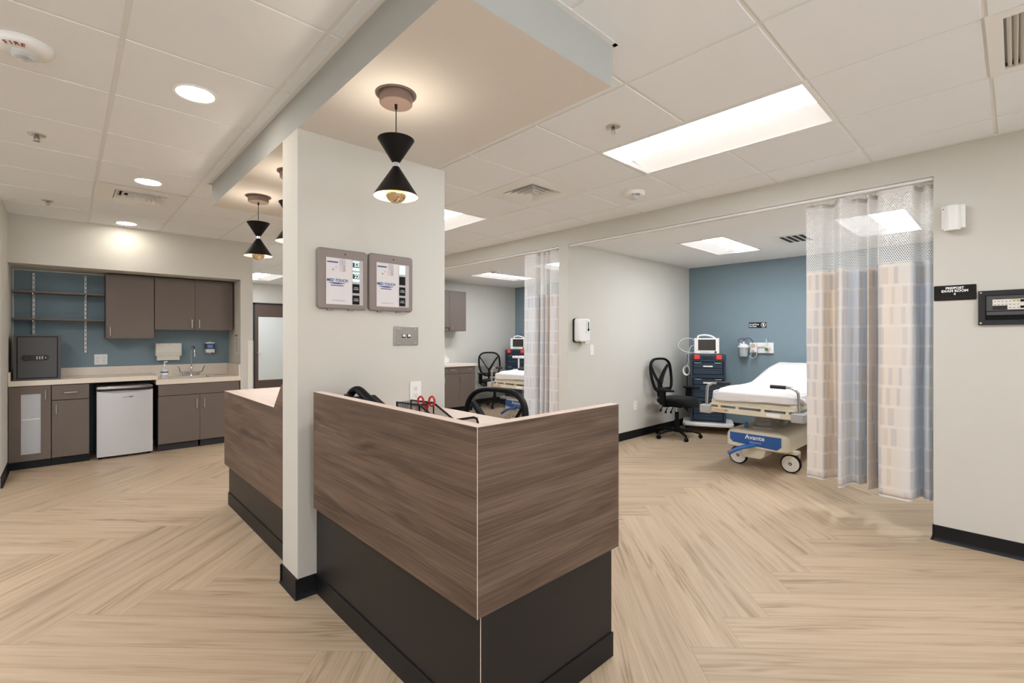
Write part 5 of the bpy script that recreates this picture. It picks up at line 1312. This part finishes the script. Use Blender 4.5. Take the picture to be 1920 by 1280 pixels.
mb = MB(); text_mb(mb, 'PRE/POST', 0.0205, T, 0.0, 0.030, 0.0051, bold=0.0008); text_mb(mb, 'EXAM ROOM', 0.0205, T, 0.0, 0.011, 0.0051, bold=0.0008, sx=1.05); text_mb(mb, '4', 0.0175, T, 0.0, -0.009, 0.0051, bold=0.0008); mb.build('lettering', M['print_w'], t)
mb = MB()
for k in range(12): wbox(mb, T, -0.066 + k * 0.011, -0.059 + k * 0.011, -0.031, -0.028, 0.005, 0.0055)
mb.build('braille_print', M['safe_d'], t)
t = thing('annunciator_panel', 'dark framed annunciator panel recessed in the right wall', 'control panel', (XR, -0.07, 1.42))
T = frame((XR, -0.08, 1.530), '-x'); w, h = 0.244, 0.107
mb = MB()
mb.T = T
for poly in (((-w, w, h - 0.030, h)), ((-w, w, -h, -h + 0.030)), ((-w, -w + 0.032, -h + 0.030, h - 0.030)), ((w - 0.032, w, -h + 0.030, h - 0.030))): mb.box(*poly, 0.0005, 0.016)
mb.T = None; mb.build('frame', M['dgrey'], t, smooth=0)
mb = MB(); wbox(mb, T, -w + 0.03, w - 0.03, -h + 0.028, h - 0.028, 0.0005, 0.003); mb.build('recess', M['black'], t)
mb = MB(); wbox(mb, T, -w + 0.036, w - 0.036, -0.020, h - 0.032, 0.003, 0.008); f = mb.build('face_plate', M['safe'], t)
mb = MB(); wbox(mb, T, -w + 0.036, w - 0.036, -0.048, -0.024, 0.003, 0.013); mb.build('tray', M['safe'], t, bevel=0.004)
mb = MB(); wbox(mb, T, -w + 0.064, -w + 0.30, -0.013, 0.050, 0.008, 0.0088); k_ = mb.build('key_field', M['cork'], f)
mb = MB(); wbox(mb, T, -w + 0.064, -w + 0.128, -0.0135, 0.012, 0.0088, 0.0092); mb.build('dark_keys', M['safe_d'], f)
mb = MB()
for a in range(7):
    for b in range(3):
        if b == 0 and a < 4: continue
        wbox(mb, T, -w + 0.070 + a * 0.0165, -w + 0.078 + a * 0.0165, -0.004 + b * 0.020, -0.001 + b * 0.020, 0.0088, 0.0093)
mb.build('key_print', M['dgrey'], f)
mb = MB(); wbox(mb, T, -w + 0.150, -w + 0.178, 0.037, 0.049, 0.0088, 0.0091); mb.build('yellow_key_label', M['yellow'], f)
mb = MB()
for a in range(3):
    for b in (0.0, 0.040): wbox(mb, T, -w + 0.182 + a * 0.026, -w + 0.199 + a * 0.026, -0.006 + b * 0.95, 0.008 + b * 0.95, 0.0088, 0.011)
mb.build('button_print', M['black'], f)
for u in (-w + 0.012, w - 0.012):
    for v in (-h + 0.012, h - 0.012):
        mb = MB(); mb.T = T; mb.cyl((u, v, 0.016), 0.006, 0.002, n=12); mb.T = None; mb.build('screw', M['chrome'], t)

# ------------------------------------------------------------------ curtains
def c3(r, g, b): return lin((r, g, b))
def make_curtain(name, ctrl, xc, zbot, zsplit, ztop, cm, label, reverse=False):
    t = thing('privacy_curtain', label, 'curtain', (xc, sum(p[0] for p in ctrl) / len(ctrl), zbot), 'privacy curtains of the exam bays')
    path = crom([(y, x) for y, x in ctrl], 10)
    s = [0.0]
    for a, b in zip(path, path[1:]): s.append(s[-1] + (b - a).length)
    def sheet(z0, z1, nz, nm, m, off=0.0):
        mb = MB(); rows = []
        for q in range(nz + 1):
            z = z0 + (z1 - z0) * q / nz; f = (z - zbot) / (ztop - zbot)
            k = 1.22 - 0.50 * f
            row = []
            for i, p in enumerate(path):
                wob = 0.008 * noise.noise(Vector((s[i] * 3.0, z * 1.4, 2.0))) * (1 - f)
                row.append(mb.P((xc + (p.y - xc) * k + wob + off, p.x + 0.010 * noise.noise(Vector((s[i] * 2.0, z * 1.1, 9.0))) * (1 - f), z)))
            rows.append(row)
        for q in range(nz):
            for i in range(len(path) - 1):
                za, zb_ = z0 + (z1 - z0) * q / nz, z0 + (z1 - z0) * (q + 1) / nz
                mb.F((rows[q][i], rows[q][i + 1], rows[q + 1][i + 1], rows[q + 1][i]), [(s[i], za), (s[i + 1], za), (s[i + 1], zb_), (s[i], zb_)])
        o = mb.build(nm, m, t, smooth=180)
        return o
    fab = sheet(zbot, zsplit, 40, 'fabric_panel', cm(s[-1]))
    sd = fab.modifiers.new('thick', 'SOLIDIFY'); sd.thickness = 0.0025
    net = sheet(zsplit, ztop - 0.03, 12, 'net_panel', MATS['white_curtain_net'])
    hem = sheet(ztop - 0.032, ztop, 2, 'top_hem', M['sheet'])
    bh = sheet(zbot + 0.0, zbot + 0.012, 1, 'bottom_hem', M['sheet'], -0.0026)
    n = int(s[-1] / 0.15)
    i = 0
    for k in range(n + 1):
        tgt = s[-1] * (k + 0.3) / (n + 0.6)
        while s[i] < tgt: i += 1
        p = path[i]; x = xc + (p.y - xc) * 0.65
        MB().tube([(x, p.x, ztop - 0.012), (x, p.x + 0.004, ztop + 0.004), (xc + (x - xc) * 0.3, p.x, HS - 0.012)], 0.0025, 6).build('curtain_hook', M['nickel'], t)
    return t
near_ctrl = [(1.155, 4.345), (1.10, 4.35), (1.045, 4.335), (1.015, 4.40), (0.985, 4.435), (0.955, 4.36), (0.92, 4.235), (0.893, 4.225), (0.872, 4.33), (0.845, 4.375), (0.815, 4.36), (0.788, 4.42), (0.768, 4.455), (0.755, 4.34), (0.742, 4.27), (0.715, 4.36), (0.695, 4.39), (0.682, 4.26), (0.655, 4.215), (0.60, 4.218), (0.54, 4.21), (0.49, 4.222), (0.470, 4.32), (0.450, 4.37), (0.430, 4.315), (0.405, 4.30), (0.386, 4.33)]
near_stops = [(0.0, c3(228, 220, 212)), (0.13, c3(228, 216, 204)), (0.145, c3(226, 208, 174)), (0.21, c3(222, 204, 172)), (0.225, c3(224, 218, 212)), (0.31, c3(220, 218, 222)), (0.33, c3(206, 214, 222)), (0.45, c3(212, 220, 228)), (0.46, c3(208, 206, 206)), (0.50, c3(218, 206, 194)), (0.60, c3(226, 212, 196)), (0.615, c3(226, 222, 218)), (0.68, c3(212, 216, 228)), (0.76, c3(230, 216, 198)), (0.83, c3(226, 220, 214)), (0.86, c3(202, 209, 220)), (0.93, c3(202, 214, 226)), (1.0, c3(206, 214, 222))]
def near_mat(L): return cloth_mat('near_curtain_print', near_stops, L)
far_ctrl = [(4.335, 4.36), (4.31, 4.30), (4.285, 4.24), (4.25, 4.235), (4.19, 4.23), (4.13, 4.235), (4.085, 4.24), (4.065, 4.34), (4.05, 4.40), (4.035, 4.30), (4.01, 4.245), (3.975, 4.24), (3.955, 4.30), (3.935, 4.26), (3.915, 4.24), (3.895, 4.32), (3.875, 4.27), (3.84, 4.24), (3.78, 4.24), (3.73, 4.245), (3.69, 4.26)]
far_stops = [(0.0, c3(196, 182, 168)), (0.08, c3(204, 196, 188)), (0.10, c3(214, 218, 222)), (0.34, c3(218, 220, 222)), (0.37, c3(226, 214, 202)), (0.50, c3(220, 204, 188)), (0.60, c3(212, 214, 222)), (0.70, c3(214, 212, 212)), (0.72, c3(226, 214, 202)), (0.88, c3(220, 216, 216)), (1.0, c3(222, 210, 198))]
def far_mat(L): return cloth_mat('far_curtain_print', far_stops, L)
make_curtain('near', near_ctrl, 4.285, 0.225, 1.872, 2.392, near_mat, 'large printed privacy curtain with white net top in the near bay opening')
make_curtain('far', far_ctrl, 4.285, 0.225, 1.872, 2.392, far_mat, 'printed privacy curtain with white net top in the far bay opening')
for a, b, lb in ((0.38, 3.532, 'white ceiling curtain track across the near bay opening'), (3.676, 7.51, 'white ceiling curtain track across the far bay opening')):
    tag(MB().box(4.222, 4.250, a, b, HS - 0.020, HS - 0.001).box(4.270, 4.30, a, b, HS - 0.020, HS - 0.001).box(4.222, 4.30, a, b, HS - 0.003, HS).build('curtain_track', M['white'], smooth=0), lb, 'curtain track', 'curtain tracks')

# ------------------------------------------------------------------ far bay
def bay_door(parent, name, x0, x1, z0, z1, y): return MB().box(x0 + 0.0015, x1 - 0.0015, y, y + 0.019, z0, z1).build(name, M['cabb'], parent, bevel=0.001)
M['cabb'] = M['cab']
t = thing('wall_cabinet', 'dark wall cabinet in the far bay above its counter', 'cabinet', (5.2, 7.35, 1.47))
MB().box(4.75, 5.55, 7.20, 7.512, 1.475, 2.225).build('carcass', M['cab'], t)
d = bay_door(t, 'door', 4.78, 5.165, 1.54, 2.222, 7.18)
d = bay_door(t, 'door', 5.165, 5.55, 1.477, 2.222, 7.18); pull(d, 5.215, 7.18, 1.50, 1.60)
t = thing('base_cabinet', 'dark base cabinet with drawers under the far bay counter', 'cabinet', (5.1, 7.2, 0))
MB().box(4.38, 5.545, 6.915, 7.512, 0.10, 0.828).build('carcass', M['cab'], t)
MB().box(4.40, 5.53, 6.96, 6.98, 0.0, 0.10).build('toe_kick', M['cove'], t)
for a, b in ((4.40, 4.79), (4.79, 5.175), (5.175, 5.545)):
    d = bay_door(t, 'drawer', a, b, 0.705, 0.826, 6.895); pull(d, (a + b) / 2 + 0.03, 6.895, 0.775, 0, True)
    d = bay_door(t, 'door', a, b, 0.105, 0.700, 6.895); pull(d, a + 0.05, 6.895, 0.55, 0.65)
tag(MB().box(4.37, 5.565, 6.875, 7.511, 0.829, 0.874).build('countertop', M['quartz'], bevel=0.003), 'cream countertop on the dark cabinets in the far bay', 'countertop')
t = thing('storage_box', 'white box standing at the back of the far bay counter', 'box', (5.2, 7.42, 0.8745))
MB().box(5.02, 5.30, 7.38, 7.505, 0.8745, 0.965).build('lower_box', M['white'], t, bevel=0.004)
MB().box(5.06, 5.27, 7.40, 7.505, 0.966, 1.01).build('upper_box', M['offwhite'], t, bevel=0.004)
dup(cart, (6.66, 6.975, 0), 'dark blue drawer cart with red latches in the far bay beyond the curtain')
dup(mon, (6.695, 6.945, 1.110), 'white patient monitor with dark screen on the cart in the far bay')
dup(bed, (4.975, 5.335, 0), 'hospital stretcher partly hidden by the curtain in the far bay')
t = thing('arm_rest_stand', 'white T shaped rest standing beside the stretcher in the far bay', 'arm rest', (5.6, 5.80, 0.62))
MB().tube([(5.62, 5.785, 0.62), (5.60, 5.79, 0.80), (5.60, 5.79, 1.0)], 0.014, 10).build('post', M['white'], t)
MB().box(5.545, 5.635, 5.50, 5.90, 1.0, 1.04).build('rest_bar', M['white'], t, bevel=0.012)
t = thing('cable_bundle', 'dark purple cable bundle lying on top of the far bay monitor', 'cable', (6.83, 6.93, 1.38))
for k in range(3): MB().tube(crom([(6.80 + 0.02 * k, 7.02 - 0.01 * k, 1.400), (6.79, 6.97, 1.412 + 0.006 * k), (6.80 + 0.02 * k, 6.90, 1.415), (6.82, 6.85, 1.402)], 5), 0.011, 8).build('cable_coil', M['purple'], t)
